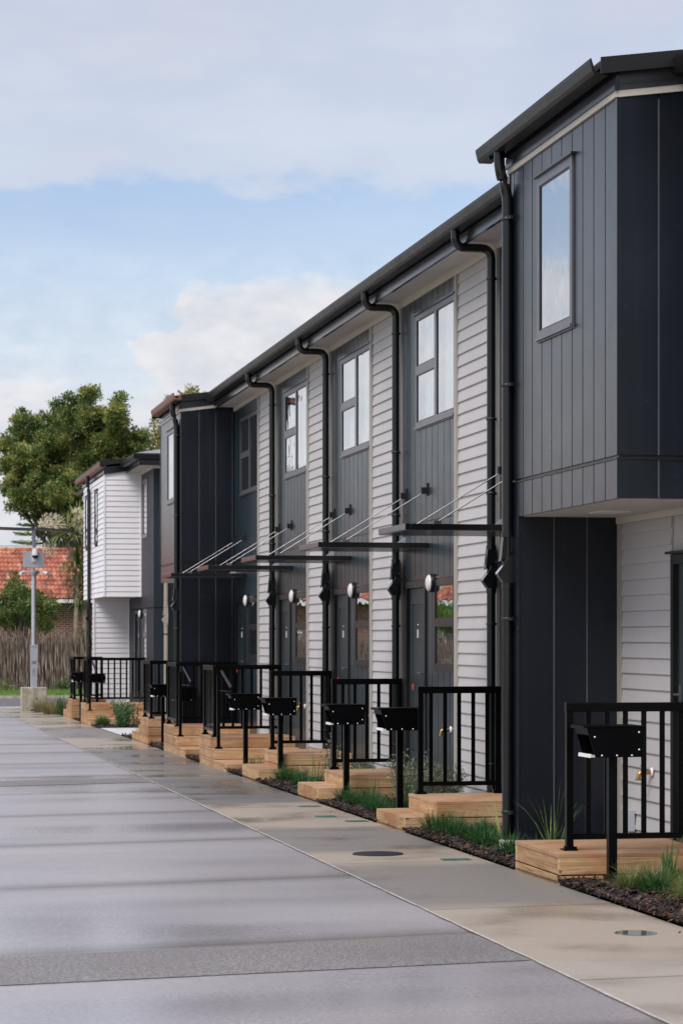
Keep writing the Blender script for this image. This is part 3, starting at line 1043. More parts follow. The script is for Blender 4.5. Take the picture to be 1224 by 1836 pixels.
# ------------------------------------------------------------------ end houses with projecting upper bays
def end_house(label, Yf, sgn, far):
    """Yf = outer face of the fin; the house runs from there towards sgn"""
    XB = 4.99
    L = 4.7
    root = empty('end_house', (X0, Yf + sgn * 2.3, 0))
    ox, oy = X0, Yf + sgn * 2.3

    def P(x, t, z):                               # world x, distance t from the fin's outer face
        return (x - ox, Yf + sgn * t - oy, z)
    bx = lambda b, x0, x1, t0, t1, z0, z1: b.add([P(x, t, z) for z in (z0, z1) for (x, t) in ((x0, t0), (x1, t0), (x1, t1), (x0, t1))],
                                                 [(0, 3, 2, 1), (4, 5, 6, 7), (0, 1, 5, 4), (1, 2, 6, 5), (2, 3, 7, 6), (3, 0, 4, 7)])
    mS = lambda a, d, z: P(XB - d, a, z)          # bay street face
    mF = lambda a, d, z: P(X0 - 0.04 - d, a, z)   # recessed ground floor
    m0 = lambda a, d, z: P(a, 0 - d, z)           # end face at t = 0
    m1 = lambda a, d, z: P(a, 2.78 + d, z)        # end face at t = 2.78
    mI = lambda a, d, z: P(a, 0.27 + d, z)        # fin inner face
    zb, zt = 0.94 + E, 3.655 + E
    w = MB(); bx(w, X0 + 0.04, X0 + 8.2, 0.001, L, ZW0, ZS + 0.02)
    bx(w, XB + 0.035, X0 + 0.039, 0.035, 2.745, zb + 0.02, 3.80 + E)
    bx(w, XB + 0.035, X0 - 0.02, 0.035, 0.235, ZW0, zb + 0.019)
    w.build('wall', M['dark_cladding'], root)
    WN = (0.84, 1.765, 2.22 + E, 3.47 + E)
    c = MB(mS)
    vboards(c, 0.0, 2.78, zb, 1.205 + E, 0.266, 0.12); vboards(c, 0.0, 2.78, 1.235 + E, zt, 0.266, 0.12, [WN])
    for a, q in ((0.012, 0.125), (0.14, 0.255)):
        c.box(a, q, 0.0, 0.02, ZW0, zb - 0.003)
    c.box(0.0, 0.27, -0.03, -0.0005, ZW0, zb - 0.003)
    co = c.build('board_cladding', M['dark_cladding'], root)
    for mm in (m0, m1):
        c = MB(mm)
        vboards(c, XB - 0.001, X0 + 0.03, zb if mm is m1 else ZW0, 1.205 + E, 0.272, XB, gap=0.012); vboards(c, XB - 0.001, X0 + 0.03, 1.235 + E, zt + 0.08, 0.272, XB, gap=0.012)
        c.build('end_cladding', M['dark_cladding'], root)
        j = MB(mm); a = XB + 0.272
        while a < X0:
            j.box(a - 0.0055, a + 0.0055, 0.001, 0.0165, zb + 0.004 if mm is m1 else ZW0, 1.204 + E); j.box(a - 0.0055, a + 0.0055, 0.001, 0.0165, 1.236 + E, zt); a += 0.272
        j.build('groove_highlight', M['highlight_grey'], root)  # pale strips put the light caught by groove edges into colour
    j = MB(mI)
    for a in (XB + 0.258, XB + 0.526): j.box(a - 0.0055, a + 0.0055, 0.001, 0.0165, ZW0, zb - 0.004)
    j.build('groove_highlight', M['highlight_grey'], root)  # same painted edge light in the fin's grooves
    c = MB(mI); vboards(c, XB, X0 - 0.04, ZW0, zb - 0.002, 0.268, XB - 0.01, gap=0.012)
    c.build('fin_cladding', M['dark_cladding'], root)
    fl = MB(); bx(fl, XB - 0.028, X0 + 0.03, -0.028, 2.808, 1.2055 + E, 1.2165 + E)
    bx(fl, XB - 0.006, X0 + 0.03, -0.006, 2.786, 1.217 + E, 1.2345 + E)
    fl.build('band_flashing', M['frame_dark'], root)
    t = MB(); bx(t, XB - 0.026, XB + 0.012, 2.768, 2.806, zb, 1.204 + E); bx(t, XB - 0.026, XB + 0.012, 2.768, 2.806, 1.2355 + E, zt)
    bx(t, XB - 0.026, XB + 0.012, -0.026, 0.012, ZW0, 1.204 + E); bx(t, XB - 0.026, XB + 0.012, -0.026, 0.012, 1.2355 + E, zt)
    t.build('corner_soaker', M['dark_cladding'], root)
    s = MB(); bx(s, XB + 0.012, X0 - 0.02, 0.29, 2.76, zb - 0.004, zb + 0.012)
    so = s.build('bay_soffit', M['soffit'], root)
    k = MB(); bx(k, X0 - 0.09, X0 - 0.066, 0.29, L, zb - 0.055, zb - 0.005); bx(k, X0 - 0.066, X0 - 0.01, 2.80, L, zb - 0.055, zb + 0.02); k.build('soffit_bead', M['cream_trim'], so)
    k = MB(); bx(k, XB + 0.32, XB + 0.55, 1.0, 1.32, zb - 0.012, zb - 0.0045); k.build('soffit_vent', M['white_plastic'], so)
    # recessed ground floor: lapped boards, door at the far side from the fin
    sd = MB(mF); hboards(sd, 0.30, 1.53, -0.10, zb - 0.002, 0.12); hboards(sd, 2.62, L, -0.1, zb - 0.002, 0.12)
    sd.box(0.27, L, -0.07, -0.001, ZW0, zb + 0.05)
    sd.build('weatherboard', M['taupe_board'], root)
    tr = MB(mF); tr.box(0.285, 0.36, 0.0, 0.040, -0.1, zb - 0.004); tr.build('corner_board', M['taupe_trim'], root)
    up = MB(mF); vboards(up, 2.80, L, zb + 0.06, 3.70 + E, 0.266); up.build('upper_cladding', M['dark_cladding'], root)
    mD = lambda a, d, z: P(X0 - 0.045 - d, a, z)
    door(root, mD, 1.59, 2.55, -1.47 + E, 0.60 + E)
    hf = MB(mF); hf.box(1.535, 2.61, 0.0, 0.07, 0.605 + E, 0.625 + E); hf.build('head_flashing', M['frame_dark'], root)
    dp = MB(mF); vboards(dp, 1.532, 1.588, -0.1, 0.60 + E, 0.266); vboards(dp, 2.552, 2.615, -0.1, 0.60 + E, 0.266); dp.build('door_surround', M['dark_cladding'], root)
    window(root, mS, *WN, [(WN[0] + 0.06, WN[1] - 0.06, WN[2] + 0.085, WN[3] - 0.07)], 'curtain')
    garden_tap(root, lambda a, d, z: P(X0 - 0.062 - d, a, z), 1.10, -1.02 + E)
    mb = MB(mF); mb.box(0.60, 0.70, 0.025, 0.10, -1.50 + E, -1.33 + E); mb.box(0.62, 0.68, 0.03, 0.05, -1.75 + E, -1.501 + E)
    mb.build('meter_box', M['grey_plastic'], root, bevel=0.004)
    # bay eave: gutter tight to the wall, verge at the outer end
    gx = 4.79
    g = MB(); g.prism([(p - ox, q) for p, q in gutter_profile(gx, 3.92 + E)], 'y', *sorted((Yf + sgn * -0.40 - oy, Yf + sgn * 2.75 - oy)))
    g.build('bay_gutter', M['roof_rust'] if far else M['gutter_metal'], root)
    f = MB(); f.prism([(p - ox, q) for p, q in fascia_profile(gx + 0.150, 3.70 + E, 3.89 + E)], 'y', *sorted((Yf + sgn * -0.05 - oy, Yf + sgn * 2.83 - oy)))
    f.build('bay_fascia', M['fascia_metal'], root)
    k = MB(); bx(k, XB - 0.036, XB - 0.019, -0.03, 2.81, 3.656 + E, 3.699 + E)
    # rake trims on both ends follow the roof pitch
    pit = 0.135
    for tt, d in ((0.0, -1), (2.78, 1)):
        y0, y1 = tt + d * 0.019, tt + d * 0.036
        xs = (XB - 0.036, X0 - 0.45 if tt else X0 - 0.45)
        xs = (XB - 0.018, X0 + 0.02)
        zz = [3.656 + E + pit * (x - XB) for x in xs]
        k.add([P(x, y, z + o) for x, z in zip(xs, zz) for y in (y0, y1) for o in (0, 0.045)],
              [(0, 1, 3, 2), (4, 6, 7, 5), (0, 4, 5, 1), (2, 3, 7, 6), (1, 5, 7, 3), (0, 2, 6, 4)])
    k.build('rake_bead', M['cream_trim'], root)
    for tt, d in ((0.0, -1), (2.78, 1)):
        fb = MB()
        for (o0, o1, ya, yb) in ((0.046, 0.165, 0.019, 0.040), (0.085, 0.092, 0.0405, 0.046), (0.128, 0.135, 0.0405, 0.046)):
            y0, y1 = tt + d * ya, tt + d * yb
            xs = (XB - 0.036, X0 + 0.02)
            zz = [3.656 + E + pit * (x - XB) for x in xs]
            fb.add([P(x, y, z + o) for x, z in zip(xs, zz) for y in (y0, y1) for o in (o0, o1)],
                   [(0, 1, 3, 2), (4, 6, 7, 5), (0, 4, 5, 1), (2, 3, 7, 6), (1, 5, 7, 3), (0, 2, 6, 4)])
        fb.build('verge_fascia', M['verge_metal'], root)
    rf = MB()
    xs = (gx + 0.06, X0 + 0.3)
    zz = [3.86 + E + pit * (x - gx) for x in xs]
    t0, t1 = -0.10, 2.88
    rf.add([P(x, t, z + o) for x, z in zip(xs, zz) for t in (t0, t1) for o in (-0.02, 0.03)],
           [(0, 1, 3, 2), (4, 6, 7, 5), (0, 4, 5, 1), (2, 3, 7, 6), (1, 5, 7, 3), (0, 2, 6, 4)])
    ro = rf.build('bay_roof', M['gutter_metal'], root)
    for t0, t1 in ((-0.115, -0.101), (2.881, 2.895)):
        vf = MB()
        vf.add([P(x, t, z + o) for x, z in zip((gx + 0.035, X0 + 0.1), [3.86 + E + pit * (q - gx) for q in (gx + 0.035, X0 + 0.1)]) for t in (t0, t1) for o in (-0.075, 0.035)],
               [(0, 1, 3, 2), (4, 6, 7, 5), (0, 4, 5, 1), (2, 3, 7, 6), (1, 5, 7, 3), (0, 2, 6, 4)])
        vf.build('verge_flashing', M['gutter_metal'], ro)
    # main eave beyond the bay
    lo, hi = sorted((Yf + sgn * 2.78 - oy, Yf + sgn * L - oy))
    eave(root, lo, hi, 0.0, 5.33 - X0)
    lo, hi = sorted((Yf - oy, Yf + sgn * L - oy))
    roof_main(root, lo, hi, 5.33 - X0)
    tp = 0.07 if not far else 0.30
    pz = [P(4.865, tp, 3.83 + E), P(4.865, tp, 3.66 + E), P(4.932, tp, 3.50 + E), P(4.932, tp, -0.06)]
    b = None
    downpipe(root, pz, 0.043, clips=[3.29 + E, 1.98 + E, 0.14 + E, -1.38 + E], clip_dir=(0, -1) if not far else (0, -1), wall=0.12, head_z=0.55 + E, socket=-0.03 if not far else None)
    tag(root, label, 'house')
    return root


end_house('dark charcoal end house nearest the viewer, its upper bay carrying one tall narrow window', 18.5, -1, False)
end_house('far charcoal end house with projecting bay and rusty red gutter before the white building', 39.0, 1, True)


# ------------------------------------------------------------------ the white building beyond
def white_building():
    XF, XB, YE = 6.06, 5.22, 52.1
    root = empty('white_townhouse', (XF, YE, 0))

    def W(b): return b.build
    off = lambda x, y, z: (x - XF, y - YE, z)
    zb, zt = 0.906 + E, 3.66 + E
    B = lambda: MB(off)
    w = B(); w.box(XF + 0.05, XF + 8, YE + 0.04, 66, ZW0 - 0.1, ZS + 0.02)
    w.box(XB + 0.04, XF + 0.049, 54.54, 59.76, zb + 0.02, 3.8 + E); w.box(XB + 0.04, XF + 0.02, 57.14, 57.36, ZW0, zb + 0.019)
    w.build('wall', M['slate_cladding'], root)
    mp = lambda f: (lambda a, d, z: off(*f(a, d, z)))
    mE = mp(lambda a, d, z: (a, YE + 0.02 - d, z)); mS = mp(lambda a, d, z: (XF - d, a, z))
    c = MB(mE); vboards(c, XF - 0.01, XF + 8, ZW0, 0.62 + E, 0.4, XF); vboards(c, XF - 0.01, XF + 8, 0.64 + E, ZS, 0.4, XF)
    c.build('end_cladding', M['slate_cladding'], root)
    WN = (53.2, 54.1, 2.2 + E, 3.5 + E); SL = (53.3, 54.0, -0.55 + E, 0.62 + E); DR = (54.7, 55.65, -1.44 + E, 0.6 + E)
    c = MB(mS); vboards(c, YE, 60, ZW0, 0.62 + E, 0.266, YE, [SL, DR]); vboards(c, YE, 60, 0.64 + E, ZS - 0.03, 0.266, YE, [WN])
    c.build('board_cladding', M['slate_cladding'], root)
    window(root, mS, *WN, [(WN[0] + 0.08, WN[1] - 0.08, WN[2] + 0.09, WN[3] - 0.08)], 'dark_room')
    window(root, mS, *SL, [(SL[0] + 0.08, SL[1] - 0.08, SL[2] + 0.08, 0.0 + E), (SL[0] + 0.08, SL[1] - 0.08, 0.1 + E, SL[3] - 0.08)], 'dark_room', 'sidelight_window', head=False)
    door(root, mS, *DR)
    wall_light(root, mp(lambda a, d, z: (XF - 0.02 - d, a, z)), 54.35, 0.52 + E)
    # white bay and its fin
    mBS = mp(lambda a, d, z: (XB - d, a, z)); mBE = mp(lambda a, d, z: (a, 54.5 - d, z)); mFE = mp(lambda a, d, z: (a, 57.1 - d, z))
    N1 = (56.05, 56.75, 2.15 + E, 3.42 + E); N2 = (58.6, 59.25, 2.15 + E, 3.42 + E)
    s = MB(mBS); hboards(s, 54.5, 59.8, zb, zt - 0.004, 0.12, [N1, N2]); s.box(54.5, 59.8, -0.03, -0.001, zb, zt + 0.1) if False else None
    hboards(s, 57.1, 57.4, -0.2, zb - 0.004, 0.12); s.build('weatherboard', M['white_board'], root)
    s = MB(mBE); hboards(s, XB, XF - 0.045, zb, zt + 0.09, 0.12); s.build('end_weatherboard', M['white_board'], root)
    s = MB(mFE); hboards(s, XB, XF - 0.03, -0.2, zb - 0.004, 0.12); s.build('fin_weatherboard', M['white_board'], root)
    t = B(); t.box(XB - 0.03, XB + 0.006, 54.466, 54.505, zb, zt); t.box(XF - 0.045, XF - 0.012, 54.46, 54.5, zb, zt + 0.09); t.box(XF - 0.03, XF + 0.0, 57.06, 57.1, -0.2, zb - 0.004)
    t.box(XB - 0.03, XB + 0.006, 57.066, 57.105, -0.2, zb - 0.005)
    t.build('corner_board', M['white_board'], root)
    for n in (N1, N2):
        window(root, mBS, *n, [(n[0] + 0.07, n[1] - 0.07, n[2] + 0.3, n[3] - 0.07), (n[0] + 0.07, n[1] - 0.07, n[2] + 0.07, n[2] + 0.24)], 'dark_room', fr='frame_dark')
    so = B(); so.box(XB + 0.01, XF, 54.52, 59.7, zb - 0.003, zb + 0.012); so.build('bay_soffit', M['soffit'], root)
    # bay eave, verge, main eave with its return along the end
    gx = XB - 0.135
    g = B(); g.prism(gutter_profile(gx, 3.92 + E), 'y', 54.4, 61.0); g.build('bay_gutter', M['roof_rust'], root)
    f = B(); f.prism(fascia_profile(gx + 0.13, 3.70 + E, 3.89 + E), 'y', 54.45, 60.4); f.build('bay_fascia', M['fascia_metal'], root)
    k = B(); k.prism([(XB - 0.03, 3.66 + E), (XF - 0.25, 3.66 + E + 0.10), (XF - 0.25, 3.90 + E), (XB - 0.03, 3.82 + E)], 'y', 54.44, 54.465)
    k.prism([(XB - 0.03, 3.72 + E), (XF - 0.25, 3.82 + E), (XF - 0.25, 3.83 + E), (XB - 0.03, 3.73 + E)], 'y', 54.432, 54.4395)
    k.build('verge_fascia', M['fascia_metal'], root)
    r = B(); r.prism([(gx, 3.925 + E), (XF, 4.04 + E), (XF, 4.075 + E), (gx, 3.96 + E)], 'y', 54.38, 61)
    r.prism([(gx, 3.845 + E), (XF - 0.3, 3.94 + E), (XF - 0.3, 4.035 + E), (gx, 3.9605 + E)], 'y', 54.36, 54.379)
    r.build('bay_roof', M['gutter_metal'], root)
    gm = XF - 0.51
    g = B(); g.prism(gutter_profile(gm, 3.92 + E), 'y', YE - 0.51, 66)
    g.prism([(p - gm + YE - 0.51, q) for p, q in gutter_profile(gm, 3.92 + E)], 'x', gm + 0.002, XF + 8)
    g.build('gutter', M['gutter_metal'], root)
    f = B(); f.prism(fascia_profile(gm + 0.14, 3.69 + E, 3.89 + E), 'y', YE - 0.37, 66)
    f.prism([(p - gm + YE - 0.51, q) for p, q in fascia_profile(gm + 0.14, 3.69 + E, 3.89 + E)], 'x', gm + 0.142, XF + 8)
    f.build('fascia', M['fascia_metal'], root)
    s = B(); s.box(gm + 0.175, XF + 8, YE - 0.33, 66, 3.722 + E, 3.74 + E); so = s.build('soffit', M['soffit'], root)
    k = B(); k.box(XF - 0.045, XF - 0.021, YE, 54.45, 3.65 + E, 3.7215 + E); k.box(XF - 0.045, XF + 8, YE - 0.022, YE - 0.0005, 3.65 + E, 3.7215 + E); k.build('soffit_bead', M['cream_trim'], so)
    z = 3.94 + E
    r = B(); r.add([(gm + 0.05, YE - 0.46, z), (gm + 0.05, 66, z), (XF + 8.5, 66, z), (XF + 8.5, YE - 0.46, z), (XF + 4, YE + 4.2, z + 1.0), (XF + 4, 62, z + 1.0)],
                   [(0, 1, 5, 4), (0, 4, 3), (4, 5, 2, 3), (1, 2, 5), (0, 3, 2, 1)])
    ro = r.build('roof', M['roof_metal'], root)
    v = B(); v.tube([(6.75, 53.3, z + 0.1), (6.75, 53.3, z + 0.36)], 0.05, 10); v.tube([(6.75, 53.3, z + 0.361), (6.75, 53.3, z + 0.42)], 0.07, 10)
    v.build('vent_pipe', M['white_plastic'], ro)
    downpipe(root, [off(gx + 0.02, 57.6, 3.83 + E), off(gx + 0.02, 57.6, 3.62 + E), off(XB - 0.08, 57.6, 3.45 + E), off(XB - 0.08, 57.6, -0.2)], 0.045,
             clips=[2.9 + E, 1.2 + E, -0.2 + E], clip_dir=(0, -1), wall=0.12, head_z=0.5 + E)
    downpipe(root, [off(6.30, YE - 0.06, 3.6 + E), off(6.30, YE - 0.06, 3.5 + E), off(6.30, YE - 0.06, -0.2)], 0.045, clips=[0.06 + E], clip_dir=(0, 1), wall=0.05, head_z=0.42 + E, mat_='beige_pipe')
    tag(root, 'white weatherboard townhouse at the far end with dark grey end wall and white bay', 'house')


white_building()


# ------------------------------------------------------------------ timber stoops
def stoop(tiers, xf, xw, label, h=0.143, split=False):
    """tiers: list of (y0, y1, top z above ground datum, x front), highest first; sleepers stacked round each"""
    ya = min(t[0] for t in tiers); yb = max(t[1] for t in tiers)
    cx, cy = (xf + xw) / 2, (ya + yb) / 2
    root = empty('timber_stoop', (cx, cy, 0))
    off = lambda x, y, z: (x - cx, y - cy, z)
    bot = gz(cy) + 0.0
    n = len(tiers)
    for i, (y0, y1, z, x0) in enumerate(tiers):
        # sleepers stacked down to the next tier
        zl = tiers[i + 1][2] if i + 1 < n else bot - 0.06
        zz = z
        lev = 0
        if split:                       # the upper deck stands on sleepers of its own down to the ground
            zl = bot - 0.06
        while zz > zl + 0.02:
            lo = max(zz - h, zl)
            b = MB(off)
            top = zz - (0.006 if lev else 0.030)
            b.box(x0, x0 + 0.05, y0 + 0.0495, y1 - 0.0495, lo + 0.003, top)
            b.build('front_sleeper', M['pine_long'], root, bevel=0.004)
            for ya_ in (y0, y1 - 0.049):
                b = MB(off); b.box(x0, xw, ya_, ya_ + 0.049, lo + 0.003, top)
                b.build('side_sleeper', M['pine_cross'], root, bevel=0.004)
            zz = lo; lev += 1
        # deck boards
        d = MB(off)
        k = y0
        wdt = (y1 - y0) / max(1, round((y1 - y0) / 0.145))
        yl = y1 if i == 0 or split else y1
        while k < y1 - 0.02:
            d.box(x0 - 0.004, xw, k + 0.002, k + wdt - 0.002, z - 0.0295, z); k += wdt
        d.build('deck' if i == 0 else 'step_tread', M['pine_top'], root, bevel=0.003)
    tag(root, label, 'stoop', 'timber entrance stoops')
    return root


D2 = -1.4626 + E
stoop([(15.97, 17.12, -1.49 + E, 4.64)], 4.64, 5.80, 'low pine stoop nearest the viewer, its front edge on the path', 0.148)


def stoop_pair(y0, y1, s0, s1, ztop, zstep, label):
    return stoop([(y0, y1, ztop, 4.94), (s0, s1, zstep, 4.64)], 4.64, 5.82, label, split=True)


def two_part(y0, y1, s0, s1, ztop, zstep, label):
    r = stoop([(y0, y1, ztop, 4.94)], 4.94, 5.82, label)
    # a single low step box in front of the deck
    cx, cy = r.location.x, r.location.y
    off = lambda x, y, z: (x - cx, y - cy, z)
    b = MB(off); b.box(4.64, 4.69, s0 + 0.0495, s1 - 0.0495, zstep - 0.143, zstep - 0.006); b.build('front_sleeper', M['pine_long'], r, bevel=0.004)
    for ya_ in (s0, s1 - 0.049):
        b = MB(off); b.box(4.64, 4.937, ya_, ya_ + 0.049, zstep - 0.143, zstep - 0.006); b.build('side_sleeper', M['pine_cross'], r, bevel=0.004)
    b = MB(off); b.box(4.645, 4.935, s0 + 0.01, s1 - 0.01, gz(cy) - 0.05, zstep - 0.150); b.build('step_footing', M['pine_long'], r)
    b = MB(off); b.box(4.69, 4.935, s0 + 0.05, s1 - 0.05, zstep - 0.05, zstep - 0.008)
    b.box(4.64, 4.79, s0, s1, zstep - 0.0055, zstep); b.box(4.794, 4.937, s0, s1, zstep - 0.0055, zstep); b.build('step_tread', M['pine_top'], r)
    return r


two_part(20.86, 22.02, 20.83, 22.05, D2, -1.60 + E, 'pine stoop with one low step, just beyond the black bay downpipe')
two_part(25.13, 26.26, 25.05, 26.25, D2, -1.60 + E, 'pine stoop with one low step, second of the three in the middle')
two_part(29.1, 30.4, 29.0, 30.3, D2 + 0.03, -1.61 + E, 'pine stoop with one low step, farthest of the three in the middle')
zt5 = -1.39 + E
stoop([(33.1, 34.26, zt5, 4.63), (32.76, 34.26, zt5 - 0.146, 4.63), (31.6, 34.26, zt5 - 0.292, 4.63)], 4.63, 5.82, 'three tier pine stoop with handrail, nearest of the tall ones')
stoop([(37.2, 38.5, zt5, 4.63), (36.9, 38.5, zt5 - 0.146, 4.63), (35.8, 38.5, zt5 - 0.292, 4.63)], 4.63, 5.82, 'three tier pine stoop with handrail in front of the far dark bay')
stoop([(40.76, 41.9, zt5, 4.63), (40.765, 42.2, zt5 - 0.146, 4.631), (40.77, 43.3, zt5 - 0.292, 4.632)], 4.63, 5.82, 'tall pine stoop stepping down away from the viewer beside the far bay')
zt8 = -1.45 + E
stoop([(52.5, 53.6, zt8, 4.6), (52.15, 53.6, zt8 - 0.146, 4.6), (51.4, 53.6, zt8 - 0.292, 4.6)], 4.6, 6.05, 'pine stoop in front of the white building, wide side facing the viewer')
stoop([(56.1, 57.2, zt8, 4.6), (56.105, 57.55, zt8 - 0.146, 4.601), (56.11, 58.5, zt8 - 0.292, 4.602)], 4.6, 5.4, 'farthest small pine stoop beyond the white bay')


# ------------------------------------------------------------------ black balustrades
def railing(name_label, z, side, street=None, hand=None, H=0.99, nb=None):
    """side: (y, x0, x1) panel running to the wall; street: (x, y0, y1); hand: (x, y_post, z_foot, y_end)"""
    y, x0, x1 = side
    root = empty('balustrade', (x0, y, z))
    off = lambda x, yy, zz: (x - x0, yy - y, zz - z)

    def post(px, py, base=z, top=z + H - 0.001, w=0.025):
        b = MB(off); b.box(px - w, px + w, py - w, py + w, base + 0.012, top)
        p = b.build('post', M['rail_black'], root, bevel=0.003)
        b = MB(off); b.box(px - 0.05, px + 0.05, py - 0.05, py + 0.05, base, base + 0.0115)
        b.lathe([(0.008, 0), (0.008, 0.016)], (px - 0.037, py - 0.037, base + 0.0116), (0, 0, 1), 6)
        b.lathe([(0.008, 0), (0.008, 0.016)], (px + 0.037, py - 0.037, base + 0.0116), (0, 0, 1), 6)
        b.box(px - 0.032, px + 0.032, py - 0.032, py + 0.032, base + 0.0117, base + 0.03)
        b.build('base_plate', M['rail_black'], p)

    def panel(f, a0, a1):
        b = MB(lambda a, d, zz: off(*f(a, d, zz)))
        b.box(a0 - 0.028, a1 + 0.028, -0.032, 0.032, z + H, z + H + 0.012) if False else None
        b.box(a0 - 0.028, a1 + 0.028, -0.030, 0.030, z + H - 0.064, z + H)
        b.build('top_rail', M['rail_black'], root, bevel=0.004)
        b = MB(lambda a, d, zz: off(*f(a, d, zz)))
        b.box(a0 + 0.0255, a1 - 0.0255, -0.018, 0.018, z + 0.075, z + 0.115)
        b.build('bottom_rail', M['rail_black'], root)
        n = nb or max(2, round((a1 - a0) / 0.135) - 1)
        for i in range(1, n + 1):
            q = (a0 + a1) / 2 + (i - (n + 1) / 2) * 0.135
            b = MB(lambda a, d, zz: off(*f(a, d, zz)))
            b.box(q - 0.0185, q + 0.0185, -0.005, 0.005, z + 0.1155, z + H - 0.0645)
            b.build('baluster', M['rail_black'], root)
    post(x0, y); post(x1, y)
    panel(lambda a, d, zz: (a, y + d, zz), x0, x1)
    if street:
        sx, y0, y1 = street
        other = y1 if abs(y1 - y) > abs(y0 - y) else y0
        post(sx, other)
        panel(lambda a, d, zz: (sx + d, a, zz), y0, y1)
    if hand:
        hx, hy, zf, ye, he = hand
        post(hx, hy, zf, zf + 1.0, 0.022)
        b = MB(off)
        p0 = Vector((hx + 0.07, hy + (ye - hy) * -0.25, zf + 1.06)); p1 = Vector((hx + 0.07, ye, he))
        b.tube([p0, p1], 0.021, 12)
        b.tube([p1 + Vector((0, 0, 0)), p1 + Vector((-0.02, 0.0, -0.05)), Vector((hx + 0.01, hy, zf + 0.80))], 0.009, 8)
        b.build('handrail', M['solar_panel'] if False else M['rail_black'], root)
    tag(root, name_label, 'balustrade', 'black metal balustrades on the stoops')
    return root


railing('black balustrade on the nearest stoop, cut off by the photo edge, behind a letterbox', -1.49 + E, (16.24, 4.79, 5.74), H=1.03)
railing('black balustrade standing on the stoop just beyond the bay downpipe', D2, (21.92, 5.03, 5.77), H=1.0, nb=5)
railing('black balustrade with a letterbox in front of its left post, second of three plain ones', D2, (26.18, 5.03, 5.77), H=1.0, nb=5)
railing('black balustrade on the farthest of the three low stoops, overlapping a tall one', D2 + 0.03, (30.32, 5.03, 5.77), H=1.0, nb=5)
railing('black balustrade with shiny sloping handrail, nearest of the street-facing ones', zt5, (34.18, 4.70, 5.77), (4.70, 33.2, 34.18), (4.70, 32.84, zt5 - 0.146, 32.1, zt5 + 0.70))
railing('black balustrade with handrail in front of the far dark bay', zt5, (38.42, 4.70, 5.77), (4.70, 37.3, 38.42), (4.70, 36.98, zt5 - 0.146, 36.2, zt5 + 0.70))
railing('black balustrade on the tall stoop beside the far bay with steps behind it', zt5, (40.86, 4.70, 5.77), (4.70, 40.86, 41.82))
railing('wide black balustrade standing before white weatherboards', zt8, (53.5, 4.68, 5.99), (4.68, 52.6, 53.5), (4.68, 52.25, zt8 - 0.146, 51.6, zt8 + 0.70))
railing('farthest small black balustrade beyond the white bay', zt8, (56.2, 4.68, 5.3), (4.68, 56.2, 57.1))


# ------------------------------------------------------------------ letterboxes
def letterbox():
    root = empty('letterbox', (0, 0, 0))
    b = MB(); b.box(-0.030, 0.030, -0.030, 0.030, -0.35, 0.802)
    b.build('post', M['rail_black'], root, bevel=0.004)
    z0, z1 = 0.806, 1.008
    side = [(-0.160, z0), (0.170, z0), (0.175, z1), (-0.222, z1)]
    c = MB()
    for y in (-0.14, 0.14):
        c.prism(side, 'y', y - 0.003, y + 0.003)
    c.prism([(0.166, z0), (0.170, z0), (0.175, z1), (0.171, z1)], 'y', -0.1365, 0.1365)
    c.prism([(-0.207, z0 + 0.15), (-0.202, z0 + 0.15), (-0.214, z1 - 0.004), (-0.219, z1 - 0.004)], 'y', -0.1365, 0.1365)
    bo = c.build('box', M['box_black'], root)
    l = MB(); l.box(-0.245, 0.181, -0.150, 0.150, z1 + 0.001, z1 + 0.010); l.box(-0.245, -0.241, -0.150, 0.150, z1 - 0.012, z1 + 0.0005)
    l.build('lid', M['box_black'], bo)
    f = MB(); f.box(-0.190, 0.165, -0.136, 0.136, z0 + 0.002, z0 + 0.008); f.prism([(-0.196, z0 - 0.002), (-0.190, z0 - 0.002), (-0.186, z0 + 0.022), (-0.192, z0 + 0.022)], 'y', -0.136, 0.136)
    f.build('paper_tray', M['white_plastic'], bo)
    s = MB()
    for x, z in ((-0.165, z1 - 0.065), (0.145, z1 - 0.035), (0.145, z0 + 0.05), (-0.115, z0 + 0.012), (-0.01, z0 + 0.012), (0.095, z0 + 0.012)):
        s.lathe([(0.0075, 0.0), (0.006, 0.004), (0.001, 0.006)], (x, -0.1432, z), (0, -1, 0), 10)
    s.build('rivet', M['screw'], bo)
    return root


lb = letterbox()
LB = [(4.93, 15.70, -0.60, 'black letterbox on a post in front of the nearest stoop'),
      (4.92, 22.32, -0.672, 'black letterbox left of the balustrade on the stoop beyond the bay downpipe'),
      (4.92, 24.92, -0.71, 'black letterbox on a post before the second of the low stoops'),
      (4.92, 29.06, -0.745, 'black letterbox in front of the farthest of the three low stoops'),
      (4.86, 31.45, -0.75, 'black letterbox beside the nearest tall stoop with the shiny handrail'),
      (4.87, 40.62, -0.80, 'small black letterbox between the two tall stoops by the far bay'),
      (5.0, 38.8, -0.82, 'black letterbox half hidden behind the handrail post of the far bay stoop'),
      (4.66, 54.3, -0.80, 'far black letterbox standing left of the wide balustrade by the white bay'),
      (4.78, 55.7, -0.80, 'farthest black letterbox, beside the last small balustrade'),
      (5.0, 54.0, -0.82, 'black letterbox behind the handrail of the white building stoop')]
for i, (x, y, zt_, lab) in enumerate(LB):
    o = lb if i == 0 else copy_tree(lb)
    o.location = (x, y, zt_ + E - 1.015)
    o.rotation_euler = (0, 0, R((0.5, 1.5, -0.5, 1, 0, 2, -2, 0, 1, 0)[i]))
    tag(o, lab, 'letterbox', 'black post letterboxes')


